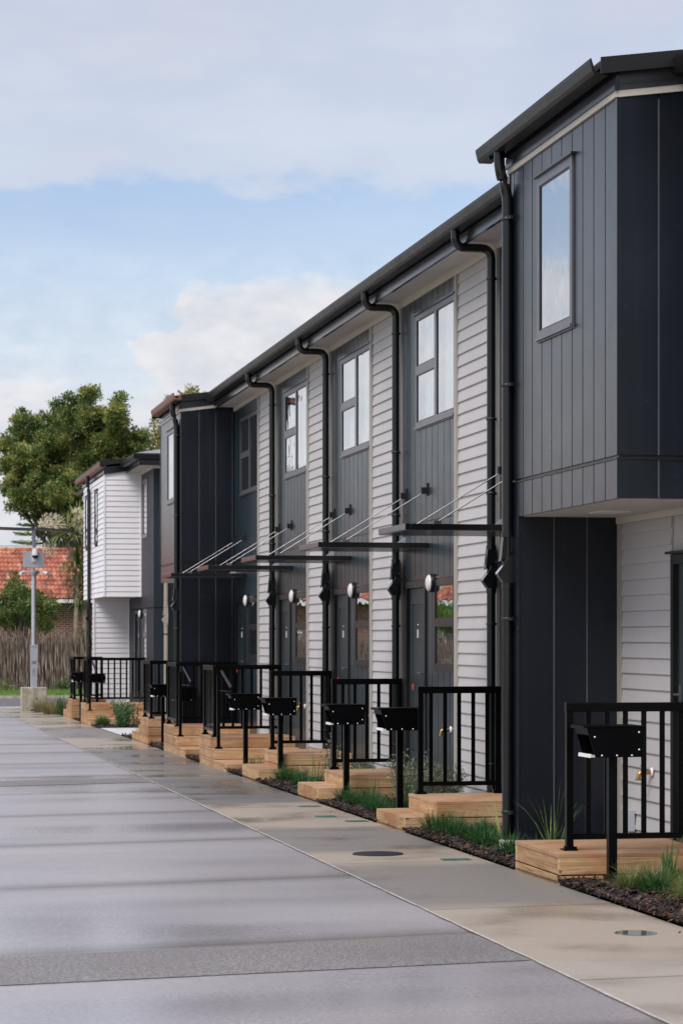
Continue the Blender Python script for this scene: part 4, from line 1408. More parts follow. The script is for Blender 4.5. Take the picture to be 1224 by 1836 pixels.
# key tags hanging from the door handles
def key_tag():
    b = MB(); b.tube([(0, 0, 0.02), (0.002, 0.002, -0.02)], 0.003, 6)
    b.prism([(-0.030, -0.02), (0.030, -0.02), (0.036, -0.06), (0.028, -0.105), (-0.028, -0.105), (-0.036, -0.06)], 'x', -0.004, 0.004)
    o = b.build('key_tag', M['red_tag']); o.scale = (0.75, 0.75, 0.75); return o


kt = key_tag()
for i, (p, lab) in enumerate([((5.71, 25.24, -0.49 + E), 'red key tag hanging on the door handle of the first full terraced house'),
                              ((5.71, 29.44, -0.49 + E), 'red key tag hanging on the door handle of the second full terraced house'),
                              ((5.71, 33.64, -0.49 + E), 'red key tag hanging on the third door from the near bay'),
                              ((5.71, 37.84, -0.49 + E), 'red key tag on the door of the house beside the far bay')]):
    o = kt if i == 0 else kt.copy()
    if i: COL.objects.link(o)
    o.location = p
    tag(o, lab, 'key tag', 'red key tags on the doors')

# ------------------------------------------------------------------ lids and covers in the path
def path_lids():
    def disc(name, x, y, rx, ry, m_, h=0.006, dome=0.0, lift=0.005):
        b = MB(); n = 32
        ring = [(x + rx * math.cos(2 * math.pi * k / n), y + ry * math.sin(2 * math.pi * k / n), gz(y) + lift) for k in range(n)]
        top = [(x + rx * .96 * math.cos(2 * math.pi * k / n), y + ry * .96 * math.sin(2 * math.pi * k / n), gz(y) + lift + h) for k in range(n)]
        b.add(ring + top + [(x, y, gz(y) + lift + h + dome)], [(k, (k + 1) % n, n + (k + 1) % n, n + k) for k in range(n)] + [(n + k, n + (k + 1) % n, 2 * n) for k in range(n)])
        return b.build(name, m_)
    tag(disc('drain_cover', 3.93, 18.62, 0.205, 0.19, M['grit'], 0.008, 0.014), 'round black drain cover set in the path, wet and gritty', 'drain cover')
    o = disc('manhole_cover', 4.27, 13.15, 0.12, 0.13, M['still_water'], 0.002)
    tag(o, 'round lid in the near path covered by a thin puddle', 'manhole cover')
    for x0, x1, y, lab in ((4.30, 4.52, 18.0, 'green rectangular lid in the path near the round black drain'),
                           (4.38, 4.58, 22.2, 'green lid in the path beside the first low step'),
                           (4.22, 4.42, 22.9, 'greenish round-cornered lid in the path left of the first low step'),
                           (4.32, 4.54, 24.4, 'thin green lid in the path beside the second low step')):
        b = MB(); b.box(x0, x1, y - 0.07, y + 0.07, gz(y) - 0.03, gz(y) + 0.010)
        tag(b.build('valve_lid', M['green_lid'], bevel=0.003), lab, 'valve lid', 'green valve lids in the path')


path_lids()


# ------------------------------------------------------------------ planting
def blade(b, base, az, length, lean, w, n=4, droop=1.0):
    d = Vector((math.cos(az), math.sin(az), 0)); s = Vector((-d.y, d.x, 0))
    vs_ = []
    for i in range(n + 1):
        t = i / n
        ang = lean * (0.35 + 0.65 * t * droop)
        p = Vector(base) + d * (length * t * math.sin(ang)) + Vector((0, 0, length * t * math.cos(ang)))
        ww = w * (1 - t) ** 0.6 * (0.6 + 0.4 * min(1, t * 4)) / 2 if i < n else 0.0005
        vs_ += [p - s * ww, p + s * ww]
    b.add(vs_, [(2 * i, 2 * i + 1, 2 * i + 3, 2 * i + 2) for i in range(n)], True)


def tuft_mesh(seed, nb, L, w, spread, mat_, name='grass_tuft', lean=(0.1, 1.1)):
    rr = random.Random(seed); b = MB()
    for _ in range(nb):
        a = rr.random() * 6.283; r_ = spread * math.sqrt(rr.random())
        blade(b, (r_ * math.cos(a), r_ * math.sin(a), -0.01), a + rr.uniform(-0.9, 0.9), L * rr.uniform(0.55, 1.1), rr.uniform(*lean), w * rr.uniform(0.7, 1.2))
    return b.build(name, mat_, fix=False)


protos = [tuft_mesh(i, 260, 0.19, 0.0065, 0.075, M['grass_blade' if i < 2 else 'grass_blade_pale'], lean=(0.15, 1.5)) for i in range(3)]
for p in protos: p.location = (0, 0, -50)
used = [False] * 3


def put_tuft(k, x, y, s, rz, label, group):
    if not used[k]:
        o = protos[k]; used[k] = True
    else:
        o = protos[k].copy(); COL.objects.link(o)
    o.location = (x + 0.06, y, gz(y) + 0.045); o.scale = (s, s, s * random.uniform(0.9, 1.1)); o.rotation_euler = (0, 0, rz)
    tag(o, label, 'grass tuft', group)
    return o


BEDS = [
    ('green grass tuft in the bark by the nearest letterbox', 'grass tufts by the nearest letterbox',
     [(2, 4.86, 15.25, 1.1), (2, 5.02, 15.2, 1.15), (0, 4.94, 15.0, 1.05), (2, 5.12, 14.8, 1.0), (2, 5.0, 14.55, 0.9), (0, 5.2, 15.3, 1.0)]),
    ('dark green grass tuft in the bed between the near downpipe and the first stepped stoop', 'grass tufts past the near stoop',
     [(0, 4.76, 20.45, 1.15), (1, 4.90, 20.3, 1.1), (0, 4.78, 19.9, 1.0), (1, 4.86, 19.45, 1.15), (0, 4.98, 19.2, 1.1), (1, 4.80, 18.85, 1.05), (0, 4.90, 18.45, 1.15), (1, 4.80, 18.05, 0.95), (0, 4.88, 17.65, 1.0), (0, 5.12, 20.1, 0.9)]),
    ('green grass tuft between the first and second low stepped stoops', 'grass tufts between the first and second low stoops',
     [(0, 4.82, 24.75, 1.15), (1, 4.80, 24.0, 1.05), (0, 4.88, 23.5, 1.1), (1, 4.80, 23.1, 0.95), (0, 4.92, 22.75, 1.05), (1, 4.98, 24.3, 1.0)]),
    ('green grass tuft between the second and third low stepped stoops', 'grass tufts between the second and third low stoops',
     [(0, 4.86, 28.75, 1.3), (1, 4.95, 28.2, 1.1), (0, 4.85, 27.6, 1.05), (1, 4.86, 27.0, 1.0)]),
    ('lone green grass tuft beside the nearest tall stoop', None, [(0, 4.86, 31.0, 1.15)]),
    ('small grass tuft in the dark bed between the tall stoops', 'tufts between the tall stoops', [(0, 4.85, 35.0, 0.9), (1, 4.95, 35.4, 0.8)]),
    ('slender grass tuft in front of the white building stoop', 'tufts before the white building stoop', [(2, 4.75, 50.9, 1.5), (0, 4.78, 50.8, 1.3)]),
]
for lab, grp, items in BEDS:
    for (k, x, y, s) in items:
        put_tuft(k, x, y, s, random.random() * 6, lab, grp)


def strappy(seed, x, y, n, L, w, label, mat_='strap_leaf', lean=(0.05, 0.75), spread=0.04):
    o = tuft_mesh(seed, n, L, w, spread, M[mat_], 'flax_plant', lean)
    o.location = (x, y, gz(y) + 0.04)
    tag(o, label, 'flax plant')


strappy(21, 5.18, 15.3, 8, 0.38, 0.030, 'upright flax with broad blades at the right edge beside the nearest stoop', lean=(0.03, 0.4))
strappy(22, 5.06, 17.6, 18, 0.56, 0.016, 'green flax leaning in front of the dark fin behind the nearest stoop', lean=(0.1, 0.8))
strappy(23, 5.05, 19.0, 14, 0.46, 0.016, 'yellow green flax beside the foot of the bay downpipe', 'palm_light')
strappy(24, 5.05, 22.75, 18, 0.52, 0.022, 'arching striped flax at the post of the second letterbox', 'strap_leaf', (0.2, 1.1))
strappy(25, 4.95, 23.7, 9, 0.40, 0.014, 'thin dark flax among tufts beside the second low stoop')
strappy(26, 5.05, 27.4, 22, 0.42, 0.016, 'dark spiky flax between the second and third low stoops', lean=(0.2, 1.0))
strappy(27, 5.1, 26.75, 8, 0.42, 0.014, 'tall thin flax close behind the second low stoop')
strappy(28, 4.9, 44.6, 14, 0.30, 0.014, 'small green plant on the edge of the pale side path')
strappy(29, 4.72, 59.5, 40, 0.60, 0.03, 'clump of green iris leaves by the farthest stoop', 'grass_blade', (0.02, 0.4), 0.2)


def shrub(name, x, y, h, r_, n, label, leaf, size, seed, stems=9, cat='shrub'):
    rr = random.Random(seed)
    root = empty(name, (x, y, gz(y) + 0.03))
    st = MB(); lf = MB()
    for s in range(stems):
        a = rr.random() * 6.283; q = r_ * math.sqrt(rr.random())
        hh = h * rr.uniform(0.6, 1.0)
        tip = Vector((q * math.cos(a), q * math.sin(a), hh)); base = Vector((tip.x * 0.3, tip.y * 0.3, -0.05))
        mid = (base + tip) / 2 + Vector((rr.uniform(-.04, .04), rr.uniform(-.04, .04), 0))
        st.tube([base, mid, tip], [0.006, 0.005, 0.002], 5, False)
        for k in range(n // stems):
            t = rr.uniform(0.12, 1.0)
            p = base.lerp(mid, t * 2) if t < 0.5 else mid.lerp(tip, t * 2 - 1)
            d = Vector((rr.gauss(0, 1), rr.gauss(0, 1), rr.gauss(0.5, 0.7))).normalized()
            p = p + d * rr.uniform(0.0, 0.05 + 0.04 * h)
            e = d.cross(Vector((rr.gauss(0, 1), rr.gauss(0, 1), rr.gauss(0, 1)))).normalized()
            L = size * rr.uniform(0.7, 1.3)
            lf.add([p, p + d * L * .5 + e * L * .22, p + d * L, p + d * L * .5 - e * L * .22], [(0, 1, 2, 3)])
    st.build('stem', M['plant_stem'], root); lf.build('leaves', M[leaf], root, fix=False)
    tag(root, label, cat)


shrub('shrub', 5.42, 23.0, 0.46, 0.34, 3600, 'small leaved olive shrub behind the balustrade of the first stepped stoop', 'shrub_leaf', 0.028, 41, 22)
shrub('shrub', 5.50, 24.2, 0.52, 0.32, 3000, 'small leaved olive shrub at the foot of the first grey door panel', 'shrub_leaf', 0.028, 42, 18)
shrub('shrub', 5.58, 19.7, 0.36, 0.28, 1400, 'low olive shrub tucked beside the dark fin', 'shrub_leaf', 0.03, 45, 12)
shrub('shrub', 5.45, 28.5, 0.52, 0.10, 600, 'slim upright olive shrub beside the third low stoop', 'shrub_leaf', 0.03, 43, 8)
shrub('shrub', 5.50, 27.4, 0.32, 0.32, 1800, 'low olive shrub behind the second low stoop', 'shrub_leaf', 0.03, 46, 12)
shrub('shrub', 5.15, 49.9, 0.55, 0.30, 1500, 'rounded green shrub beside the pale side path', 'small_shrub_leaf', 0.05, 44, 16)
shrub('shrub', 5.55, 51.2, 0.75, 0.22, 160, 'sparse dark twiggy shrub before the white weatherboards', 'dark_leaf', 0.06, 47, 6)
for i, (x, y) in enumerate(((4.45, 60.4), (4.62, 61.4), (4.85, 60.9), (4.35, 62.4))):
    o = tuft_mesh(60 + i, 300, 0.42, 0.012, 0.2, M['tussock'], 'tussock', (0.1, 1.2))
    o.location = (x, y, gz(y) + 0.02)
    tag(o, 'tan brown tussock grass beside the concrete block', 'tussock', 'tan tussocks by the concrete block')


def mulch():
    """bark chips over the beds: nobody could count them"""
    rr = random.Random(11); b = MB()
    def chip(x, y, s):
        a = rr.random() * 6.283; t = rr.gauss(0, 0.45); u = rr.gauss(0, 0.35)
        d = Vector((math.cos(a), math.sin(a), t)).normalized() * s; e = Vector((-math.sin(a), math.cos(a), u)).normalized() * s * rr.uniform(0.25, 0.5)
        p = Vector((x, y, gz(y) + 0.028 + abs(rr.gauss(0, 0.012))))
        n = d.cross(e).normalized() * s * 0.12
        q = [p - d - e, p + d - e * 0.6, p + d * 0.8 + e, p - d * 0.9 + e * 0.7]
        b.add(q + [w + n for w in q], [(0, 3, 2, 1), (4, 5, 6, 7), (0, 1, 5, 4), (1, 2, 6, 5), (2, 3, 7, 6), (3, 0, 4, 7)])
    for (y0, y1, n) in ((12.6, 16.0, 4200), (17.1, 20.9, 3400), (22, 25.1, 2200), (26.2, 29.2, 1600), (30.3, 31.7, 700), (34.2, 35.9, 700), (38.4, 40.8, 700), (43, 45.2, 300), (49.5, 53, 500)):
        for _ in range(n):
            chip(EX + 0.0 + 0.95 * rr.random() ** 1.3, rr.uniform(y0, y1), rr.uniform(0.010, 0.036))
    for _ in range(130):                         # chips kicked out on to the path
        chip(EX - 0.22 * rr.random() ** 2.2, rr.uniform(12.6, 31), rr.uniform(0.005, 0.013))
    tag(b.build('bark_chips', M['bark_mulch'], fix=False), 'dark bark chip mulch covering the planting beds along the path', 'mulch', kind='stuff')


mulch()


# ------------------------------------------------------------------ surveillance pole on its concrete block
def cctv():
    x, y = 4.27, 64.2
    g = gz(y)
    root = empty('camera_tower', (x, y, g))
    b = MB(); b.box(-0.33, 0.33, -0.33, 0.33, 0.0, 0.62)
    b.build('concrete_block', M['weathered_concrete'], root, bevel=0.02)
    b = MB(); b.box(-0.10, 0.10, -0.345, -0.331, 0.0, 0.05); b.lathe([(0.025, 0), (0.02, 0.004)], (0.05, -0.331, 0.33), (0, -1, 0), 10); b.build('lifting_slot', M['black_plastic'], root)
    b = MB(); b.box(-0.085, 0.085, -0.085, 0.085, 0.62, 1.72); b.box(-0.10, 0.10, -0.10, 0.10, 1.70, 1.74); b.box(-0.092, 0.092, -0.092, 0.092, 0.84, 0.87)
    b.build('sleeve', M['galvanised'], root)
    b = MB(); b.tube([(0, 0, 1.7), (0, 0, 3.630)], 0.062, 14); b.tube([(0, 0, 3.640), (0, 0, 4.630)], 0.030, 10); b.box(-0.32, 0.32, -0.02, 0.02, 3.310, 3.330)
    b.lathe([(0.06, 3.560), (0.16, 3.660), (0.16, 3.700)], (0, 0, 0), (0, 0, 1), 14)
    b.build('pole', M['galvanised'], root)
    b = MB(); b.box(-0.27, 0.27, -0.10, 0.14, 3.780, 4.200)
    b.build('equipment_box', M['galvanised'], root, bevel=0.01)
    b = MB(); b.box(-0.06, 0.06, -0.16, -0.101, 3.940, 4.280); b.lathe([(0.085, 0.0), (0.085, 0.13), (0.06, 0.18), (0.02, 0.2)], (0.02, -0.22, 4.100), (0, 0, 1), 16)
    d = b.build('dome_camera', M['white_plastic'], root)
    b = MB(); b.lathe([(0.01, -0.085), (0.045, -0.075), (0.078, -0.03), (0.08, -0.001)], (0.02, -0.22, 4.100), (0, 0, 1), 16); b.build('dome_glass', M['black_plastic'], d)
    for s in (-1, 1):
        b = MB(); b.tube([(s * 0.10, -0.02, 3.680), (s * 0.25, -0.05, 3.660)], 0.015, 6); b.tube([(s * 0.24, 0.02, 3.670), (s * 0.36, -0.16, 3.620)], 0.045, 10)
        b.build('bullet_camera', M['white_plastic'], root)
    b = MB(); b.box(-0.045, 0.045, -0.02, 0.02, 4.330, 4.780); b.build('mast_top', M['galvanised'], root)
    b = MB()
    b.prism([(-1.9, 4.820), (0.0, 4.770), (0.0, 4.805), (-1.9, 4.855)], 'y', -0.55, 0.55); b.prism([(0.02, 4.800), (1.02, 4.710), (1.02, 4.740), (0.02, 4.835)], 'y', -0.55, 0.55)
    b.build('solar_panel', M['solar_panel'], root)

    def txt(s, px, pz, size, rot):
        c = bpy.data.curves.new('lettering', 'FONT'); c.body = s; c.size = size; c.extrude = 0.002; c.align_x = 'CENTER'; c.align_y = 'CENTER'
        tmp = bpy.data.objects.new('lettering', c); COL.objects.link(tmp)
        me = bpy.data.meshes.new_from_object(tmp.evaluated_get(bpy.context.evaluated_depsgraph_get()))
        bpy.data.objects.remove(tmp)
        o = bpy.data.objects.new('lettering', me); COL.objects.link(o); o.parent = root
        o.location = (px, -0.0875, pz); o.rotation_euler = Euler((R(90), 0, 0)).to_matrix().to_euler()
        o.rotation_euler = (Matrix.Rotation(R(rot), 3, 'Y') @ Euler((R(90), 0, 0)).to_matrix()).to_euler()
        me.materials.clear(); me.materials.append(M['lettering'])
    txt('08', 0.0, 1.27, 0.11, 0)
    txt('C2C-', 0.0, 1.03, 0.10, -90)
    tag(root, 'grey pole with cameras, equipment box and solar panels on a concrete block', 'camera pole')


cctv()


# ------------------------------------------------------------------ brushwood fence, tiled house, trees
def brush_fence():
    rr = random.Random(5); b = MB()
    for (xa, xb, den) in ((-34, 1, 40), (1, 13, 105)):
        for i in range(int((xb - xa) * den)):
            x = xa + (xb - xa) * (i + rr.random()) / ((xb - xa) * den)
            y = 87 + rr.uniform(-0.12, 0.12); h = 2.02 + rr.gauss(0, 0.10) + (0.12 if rr.random() < 0.06 else 0); w = rr.uniform(0.008, 0.021)
            lean = rr.gauss(0, 0.085); z0 = gz(90) + 0.03
            b.tube([(x, y, z0), (x + lean * 0.6 + rr.gauss(0, .012), y + rr.gauss(0, .02), z0 + h * .5), (x + lean, y, z0 + h)], [w, w * 0.9, w * 0.5], 5, False)
    b.box(-34, 13, 87.13, 87.16, gz(90), gz(90) + 1.75)
    for x in range(-33, 13, 3): b.box(x - 0.06, x + 0.06, 87.17, 87.29, gz(90), gz(90) + 1.7)
    tag(b.build('brushwood_fence', M['brushwood'], fix=False), 'rustic brown brushwood stick fence across the street', 'fence')


brush_fence()


def tiled_house():
    root = empty('brick_house', (-6, 96, gz(90)))
    z0 = gz(90); ox, oy = -6, 96
    off = lambda x, y, z: (x - ox, y - oy, z - z0)
    xa, xb = -30.0, 12.5
    ye, ze, yr, zr = 94.9, 1.43 + E, 99.6, 3.52 + E
    w = MB(off); w.box(xa + 0.5, xb - 0.5, 95.5, 104, z0, ze + 0.05); w.build('wall', M['red_brick'], root)
    f = MB(off); f.box(xa, xb, ye - 0.03, ye + 0.02, ze - 0.10, ze + 0.04); f.box(xa, xb, ye + 0.021, 95.5, ze - 0.10, ze - 0.08)
    f.build('eave_gutter', M['white_plastic'], root)
    # tiles: a rolled profile stepped at every course
    r = MB(off)
    tw, nc = 0.17, 11
    sl = [0, 0.25, 0.5, 0.75]
    xs = []
    x = xa
    while x < xb:
        for q in sl: xs.append((x + tw * q, 0.05 * math.sin(math.pi * q)))
        x += tw
    vs_ = []
    rows = []
    for c in range(nc):
        for e in (0, 1):
            t = (c + e) / nc
            lift = 0.06 if e == 0 else 0.0
            rows.append((ye + (yr - ye) * t, ze + (zr - ze) * t + lift))
    nx = len(xs)
    for (yy, zz) in rows:
        vs_ += [(px, yy, zz + pz) for px, pz in xs]
    r.add(vs_, [(j * nx + i, j * nx + i + 1, (j + 1) * nx + i + 1, (j + 1) * nx + i) for j in range(len(rows) - 1) for i in range(nx - 1)], False)
    r.add([(xa, yr, zr), (xb, yr, zr), (xb, 104.4, ze), (xa, 104.4, ze)], [(0, 1, 2, 3)])
    ro = r.build('roof', M['clay_tile'], root, fix=False)
    k = MB(off); k.tube([(xa, yr, zr + 0.03), (xb, yr, zr + 0.03)], 0.12, 10); k.build('ridge_cap', M['clay_tile'], ro)
    for wx in (-4.5, -12.0, -20.0):
        q = MB(off); q.box(wx - 0.9, wx + 0.9, 95.44, 95.5, z0 + 0.9, z0 + 2.2); wi = q.build('window', M['white_plastic'], root)
        q = MB(off); q.box(wx - 0.8, wx + 0.8, 95.425, 95.439, z0 + 1.0, z0 + 2.1); q.build('pane', M['dark_room'], wi)
    tag(root, 'low brick house with an orange clay tile roof behind the brushwood fence', 'house')


tiled_house()


def crown(b, lobes, n, size, rr, flat=0.75, shell=0.55, per=7, sub=0):
    """leaf clumps through each lobe's outer volume; each clump a spray of leaf faces"""
    if sub:                       # break every lobe into smaller clumps seated round its surface
        out = []
        for (cx, cy, cz, r_) in lobes:
            out.append((cx, cy, cz, r_ * 0.62))
            for _ in range(sub):
                d = Vector((rr.gauss(0, 1), rr.gauss(0, 1), rr.gauss(0.1, 1))).normalized()
                q = r_ * rr.uniform(0.72, 1.02)
                out.append((cx + d.x * q, cy + d.y * q, cz + d.z * q * flat, r_ * rr.uniform(0.22, 0.40)))
        lobes = out
    tot = sum(l[3] ** 2 for l in lobes)
    for (cx, cy, cz, r_) in lobes:
        k = int(n * r_ ** 2 / tot / per)
        for _ in range(k):
            d = Vector((rr.gauss(0, 1), rr.gauss(0, 1), rr.gauss(0.15, 1))).normalized()
            q = r_ * (shell + (1 - shell) * rr.random() ** 0.7) * (1 + rr.gauss(0, 0.07))
            c = Vector((cx, cy, cz)) + Vector((d.x * q, d.y * q, d.z * q * flat))
            for _ in range(per):
                e = Vector((rr.gauss(0, 1), rr.gauss(0, 1), rr.gauss(0.3, 1))).normalized()
                p = c + e * size * rr.uniform(0.1, 1.3)
                t = e.cross(Vector((rr.gauss(0, 1), rr.gauss(0, 1), rr.gauss(0, 1)))).normalized()
                L = size * rr.uniform(0.6, 1.25)
                b.add([p, p + e * L * .5 + t * L * .28, p + e * L, p + e * L * .5 - t * L * .28], [(0, 1, 2, 3)])


def limbs(b, base, lobes, r0, rr):
    top = Vector(base)
    for (cx, cy, cz, r_) in lobes:
        c = Vector((cx, cy, cz))
        fork = top + Vector((0, 0, (cz - top.z) * 0.35))
        mid = fork.lerp(c, 0.55) + Vector((rr.gauss(0, .15), rr.gauss(0, .15), -0.1 * r_))
        b.tube([fork, mid, c], [r0 * 0.42, r0 * 0.25, r0 * 0.08], 7, False)
        for _ in range(3):
            d = Vector((rr.gauss(0, 1), rr.gauss(0, 1), rr.gauss(0, .6))).normalized()
            b.tube([mid.lerp(c, 0.4), c + d * r_ * 0.8], [r0 * 0.10, r0 * 0.03], 5, False)


def tree(name, base, lobes, n, size, leaf, label, r0=0.3, seed=1, bark='bark', accents=0, cat='tree', flat=0.8, shell=0.5):
    rr = random.Random(seed)
    root = empty(name, base)
    L = [(x - base[0], y - base[1], z - base[2], r_) for x, y, z, r_ in lobes]
    topz = max(l[2] for l in L)
    t = MB(); t.tube([(0, 0, -0.3), (rr.gauss(0, .08), 0, topz * .25), (rr.gauss(0, .12), 0, topz * .5), (0, 0, topz * .8)], [r0 * 1.25, r0, r0 * .7, r0 * .3], 10)
    limbs(t, (0, 0, topz * .2), L, r0, rr)
    t.build('trunk', M[bark], root)
    c = MB(); crown(c, L, n, size, rr, flat, shell, 7, 9)
    co = c.build('crown', M[leaf], root, fix=False)
    if accents:
        a = MB()
        for _ in range(accents):
            l = rr.choice(L)
            d = Vector((rr.gauss(0, 1), -abs(rr.gauss(0, 1)), rr.gauss(0.3, 1))).normalized()
            p = Vector(l[:3]) + d * l[3] * 0.98
            crown(a, [(p.x, p.y, p.z, 0.14)], 26, 0.12, rr, 0.8, 0.2)
        a.build('rusty_leaves', M['rust_leaf'], co, fix=False)
    tag(root, label, cat)
    return root


def px_lobes(Y, items, rr):
    k = Y / FPX
    out = []
    for u, v, r_ in items:
        p = at(u, v, Y)
        out.append((p.x, Y + rr.uniform(-1.6, 1.6), p.z, r_ * k))
    return out


rr0 = random.Random(2)
YB = 112
big = [(150, 722, 34), (112, 752, 40), (196, 748, 28), (207, 728, 18), (213, 782, 38), (62, 778, 36), (38, 752, 20), (150, 795, 50), (28, 806, 36), (90, 824, 48), (198, 832, 42), (233, 795, 24),
       (42, 852, 38), (108, 880, 44), (18, 838, 24), (158, 868, 46), (72, 905, 30), (205, 865, 38), (20, 880, 22), (130, 905, 34), (48, 830, 34), (55, 885, 36), (95, 925, 34), (28, 905, 22), (165, 915, 34), (130, 840, 46), (180, 780, 40), (80, 790, 36), (160, 690 + 22, 20), (240, 835, 24)]
tree('broadleaf_tree', (at(128, 1142, YB).x, YB, gz(90)), px_lobes(YB, big + [(175, 752, 30), (135, 758, 30), (222, 815, 30), (190, 805, 34), (120, 800, 36), (240, 805, 20)], rr0) + [(x, y - 2.4, z, r_) for x, y, z, r_ in px_lobes(YB, [(148, 826, 30), (172, 842, 32), (150, 878, 34), (122, 862, 30), (182, 800, 26), (205, 770, 22), (95, 900, 28), (120, 905, 28)], rr0)], 170000, 0.135, 'tree_leaf',
     'large olive green broadleaf tree with a few rusty clumps behind the tiled house', 0.24, 3, 'bark', 3)
tree('broadleaf_tree', (at(330, 1142, 120).x, 120, gz(90)), px_lobes(120, [(275, 790, 30), (300, 770, 30), (332, 715, 26), (350, 714, 22), (362, 722, 18), (300, 810, 40), (350, 770, 50), (322, 728, 18)], rr0), 9000, 0.15,
     'tree_leaf_warm', 'yellow green treetop showing above the far bay roof', 0.3, 4)
tree('broadleaf_tree', (at(120, 1142, 118).x - 0.6, 118, gz(90)), px_lobes(118, [(130, 935, 40), (90, 950, 26), (160, 960, 34), (120, 900, 30), (175, 920, 30), (100, 985, 20), (150, 990, 34)], rr0), 9000, 0.16,
     'dark_leaf', 'dark-leaved tree behind the tiled roof and below the large tree', 0.25, 5)
tree('bushy_tree', (at(45, 1142, 90.5).x, 90.5, gz(90)), px_lobes(90.5, [(30, 1050, 14), (45, 1068, 24), (20, 1075, 24), (70, 1075, 18), (60, 1095, 26), (15, 1105, 30), (85, 1090, 17), (40, 1115, 32), (75, 1118, 24), (28, 1032, 8), (-20, 1100, 32), (88, 1120, 12)], rr0), 15000, 0.105,
     'bush_leaf', 'rounded green garden tree between the brushwood fence and the tiled roof', 0.12, 6)
# trees across the street that only the windows see
tree('broadleaf_tree', (-5.2, 104, gz(90)), [(-5.2, 104, 8.5, 1.3), (-4.6, 104, 6.6, 1.5), (-5.9, 104.5, 6.2, 1.4), (-5.2, 103, 10.2, 0.9), (-5.0, 104, 4.6, 1.4)], 8000, 0.2, 'dark_leaf',
     'tall narrow dark tree farther along behind the tiled house, seen in a window', 0.3, 8)
tree('bushy_tree', (-13, 91, gz(90)), [(-11, 90, 2.1, 0.85), (-12.3, 90, 2.3, 0.8), (-9.8, 90, 2.2, 0.8), (-13.8, 90, 2.1, 0.8), (-8.4, 90, 2.2, .8)], 12000, 0.13, 'verge_grass',
     'green garden bush behind the fence, seen in the door windows', 0.1, 9)


def conifer():
    rr = random.Random(31); Y = 125
    b0 = at(62, 1142, Y)
    root = empty('conifer', (b0.x, Y, gz(90)))
    t = MB(); H = at(62, 915, Y).z - gz(90)
    t.tube([(0, 0, 0), (0, 0, H)], [0.2, 0.03], 8); t.build('trunk', M['bark'], root)
    lf = MB()
    for lev in range(9):
        z = H * (0.52 + 0.055 * lev); L = 2.4 * (1 - lev / 10.5)
        for k in range(9):
            a = k * 0.698 + lev * 0.37 + rr.uniform(-.1, .1)
            d = Vector((math.cos(a), math.sin(a), 0.0)); s = Vector((-d.y, d.x, 0))
            for j in range(26):
                q = rr.uniform(0.15, 1.0) * L
                p = d * q + Vector((0, 0, z + 0.10 * q * q / L + rr.gauss(0, .03)))
                e = (d * 0.5 + s * rr.choice((-1, 1)) * rr.uniform(.3, 1) + Vector((0, 0, rr.uniform(-.1, .25)))).normalized()
                w = Vector((0, 0, 0.022)); l = rr.uniform(.18, .42)
                lf.add([p - w, p + e * l * .6 - w * .7, p + e * l, p + e * l * .6 + w * .7, p + w], [(0, 1, 2, 3, 4)])
    lf.build('crown', M['bush_leaf'], root, fix=False)
    tag(root, 'tiered conifer with flat layered branches seen behind the solar panels', 'tree')


conifer()


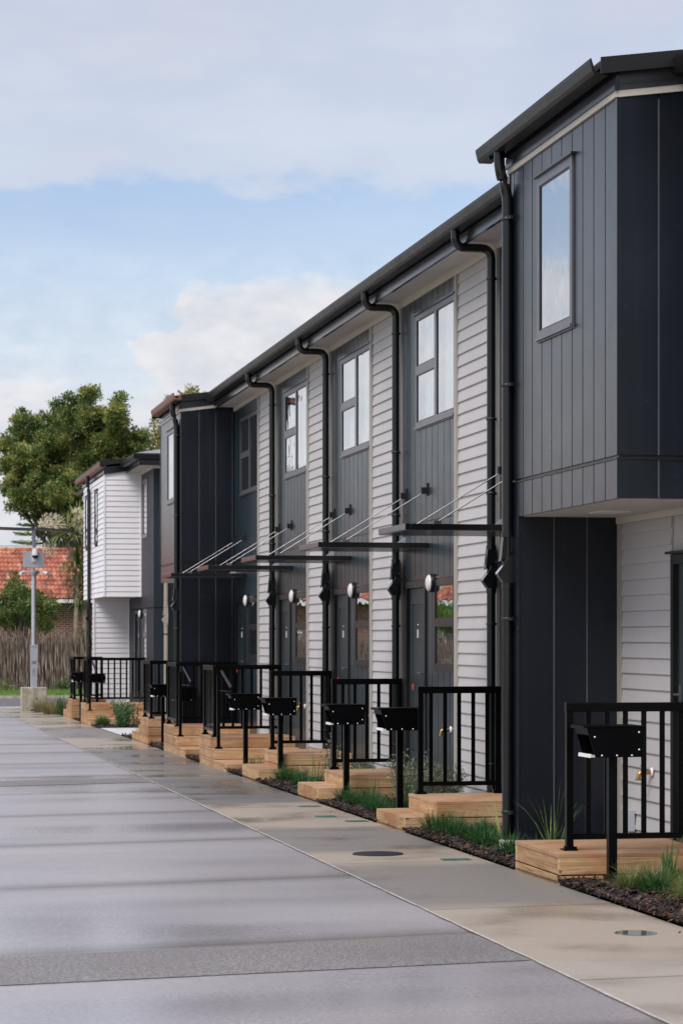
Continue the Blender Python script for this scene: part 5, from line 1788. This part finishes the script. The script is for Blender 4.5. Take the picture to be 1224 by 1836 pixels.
def cabbage_tree():
    rr = random.Random(17); Y = 89
    g = gz(90)
    b0 = at(138, 1142, Y)
    root = empty('cabbage_tree', (b0.x, Y, g))
    loc = lambda u, v, dy=0: Vector((at(u, v, Y).x - b0.x, dy, at(u, v, Y).z - g))
    t = MB()
    t.tube([Vector((0, 0, -0.2)), loc(136, 1110), loc(139, 1060), loc(136, 1020), loc(124, 985), loc(119, 960)], [0.10, 0.085, 0.075, 0.07, 0.065, 0.05], 9)
    t.tube([loc(152, 1160, .2), loc(152, 1075, .2), loc(150, 1000, .3), loc(147, 930, .3)], [0.09, 0.08, 0.07, 0.05], 9)
    t.build('trunk', M['pale_bark'], root)
    lf = MB(); fl = MB(); dd = MB(); lt = MB()
    heads = [(loc(122, 962), 1.0, 230), (loc(141, 945, .3), 1.0, 150), (loc(137, 1012, .25), 0.85, 100), (loc(150, 968, .1), .9, 70)]
    for c, L, n in heads:
        for _ in range(n):
            a = rr.random() * 6.283; ln = rr.uniform(0.05, 2.9)
            blade(lt if rr.random() < .38 else lf, c, a, L * rr.uniform(.75, 1.1), ln, 0.085, 5, 0.55)
    for c, n in ((loc(137, 1030, .25), 95), (loc(140, 1055, .25), 95), (loc(143, 1078, .25), 60), (loc(122, 990), 10)):
        for _ in range(n):
            a = rr.random() * 6.283
            p = c + Vector((0, 0, rr.uniform(-.4, .5)))
            blade(lf if rr.random() < .8 else dd, p, a, rr.uniform(.5, .85), rr.uniform(1.2, 2.7), 0.07, 4, 1.0)
    for u, v, r_ in ((88, 934, 17), (100, 940, 14), (130, 950, 20), (145, 938, 16), (152, 955, 14), (90, 985, 13), (80, 940, 10), (140, 922, 10)):
        c = loc(u, v, rr.uniform(-.5, .2)); k = r_ * Y / FPX
        ax = Vector((rr.uniform(-.8, .8), rr.uniform(-.6, .2), rr.uniform(-.1, .6)))
        for _ in range(120):
            d = Vector((rr.gauss(0, 1), rr.gauss(0, 1), rr.gauss(0, 1))).normalized()
            p = c + d * k * rr.random() ** .5 * 0.9
            e = (d + ax).normalized(); s = e.cross(Vector((rr.gauss(0, 1), rr.gauss(0, 1), rr.gauss(0, 1)))).normalized()
            l = rr.uniform(.08, .2)
            fl.add([p, p + e * l * .5 + s * .016, p + e * l, p + e * l * .5 - s * .016], [(0, 1, 2, 3)])
    lf.build('leaves', M['palm_leaf'], root, fix=False)
    lt.build('highlight_leaves', M['palm_light'], root, fix=False)  # paler blades: highlights on the foliage put into leaf colour
    dd.build('dead_fronds', M['dead_frond'], root, fix=False)
    fl.build('flower_plume', M['flower_cream'], root, fix=False)
    tag(root, 'cabbage tree with spiky leaves and cream flower plumes behind the fence', 'tree')
    # a low spiky head beside the second trunk
    b = MB()
    for _ in range(110): blade(b, (0, 0, 1.7), rr.random() * 6.283, rr.uniform(.5, .85), rr.uniform(0.2, 1.9), .045, 5, 1.1)
    b.tube([(0, 0, -.1), (0, 0, 1.75)], 0.07, 8)
    o = b.build('spiky_plant', M['palm_leaf'], loc=(at(153, 1100, 88.4).x, 88.4, g), fix=False)
    tag(o, 'small yellow green spiky plant against the fence near the white wall', 'plant')


cabbage_tree()


def verge():
    rr = random.Random(9); b = MB()
    for _ in range(9000):
        x = rr.uniform(2.5, 10); y = 79.3 + 7.6 * rr.random() ** 0.8
        blade(b, (x, y, gz(90) + 0.04), rr.random() * 6.283, rr.uniform(.06, .16), rr.uniform(.1, .9), .012, 2)
    for _ in range(2600):
        x = rr.uniform(-14, 2.5); y = 79.3 + 7.6 * rr.random()
        blade(b, (x, y, gz(90) + 0.04), rr.random() * 6.283, rr.uniform(.1, .2), rr.uniform(.1, .9), .03, 2)
    tag(b.build('verge_grass', M['verge_grass'], fix=False), 'bright green grass verge in front of the brushwood fence', 'grass', kind='stuff')
    for i, (u, dy) in enumerate(((110, 0), (118, .3), (8, .2))):
        p = at(u, 1240, 86.2 + dy)
        shrub('weed', p.x, 86.2 + dy, 0.42, 0.22, 110, 'leafy weed growing at the foot of the brushwood fence', 'bush_leaf', 0.12, 70 + i, 8, 'weed')


verge()


def wires():
    b = MB()
    for z0, z1 in ((at(0, 971, 92).z, at(130, 965, 92).z),):
        xa, xb = at(0, 971, 92).x - 26, at(130, 965, 92).x + 20
        pts = [(xa + (xb - xa) * i / 20, 92, z0 + (z1 - z0) * i / 20 - 0.25 + 0.5 * ((i - 10) / 10) ** 2) for i in range(21)]
        b.tube(pts, 0.012, 6, False)
    tag(b.build('overhead_wire', M['wire_black']), 'thin black overhead wire crossing in front of the tiled roof', 'wire')


wires()
for o in bpy.data.objects:
    if o.name.split('.')[0] == 'weed': o['group'] = 'weeds along the fence'
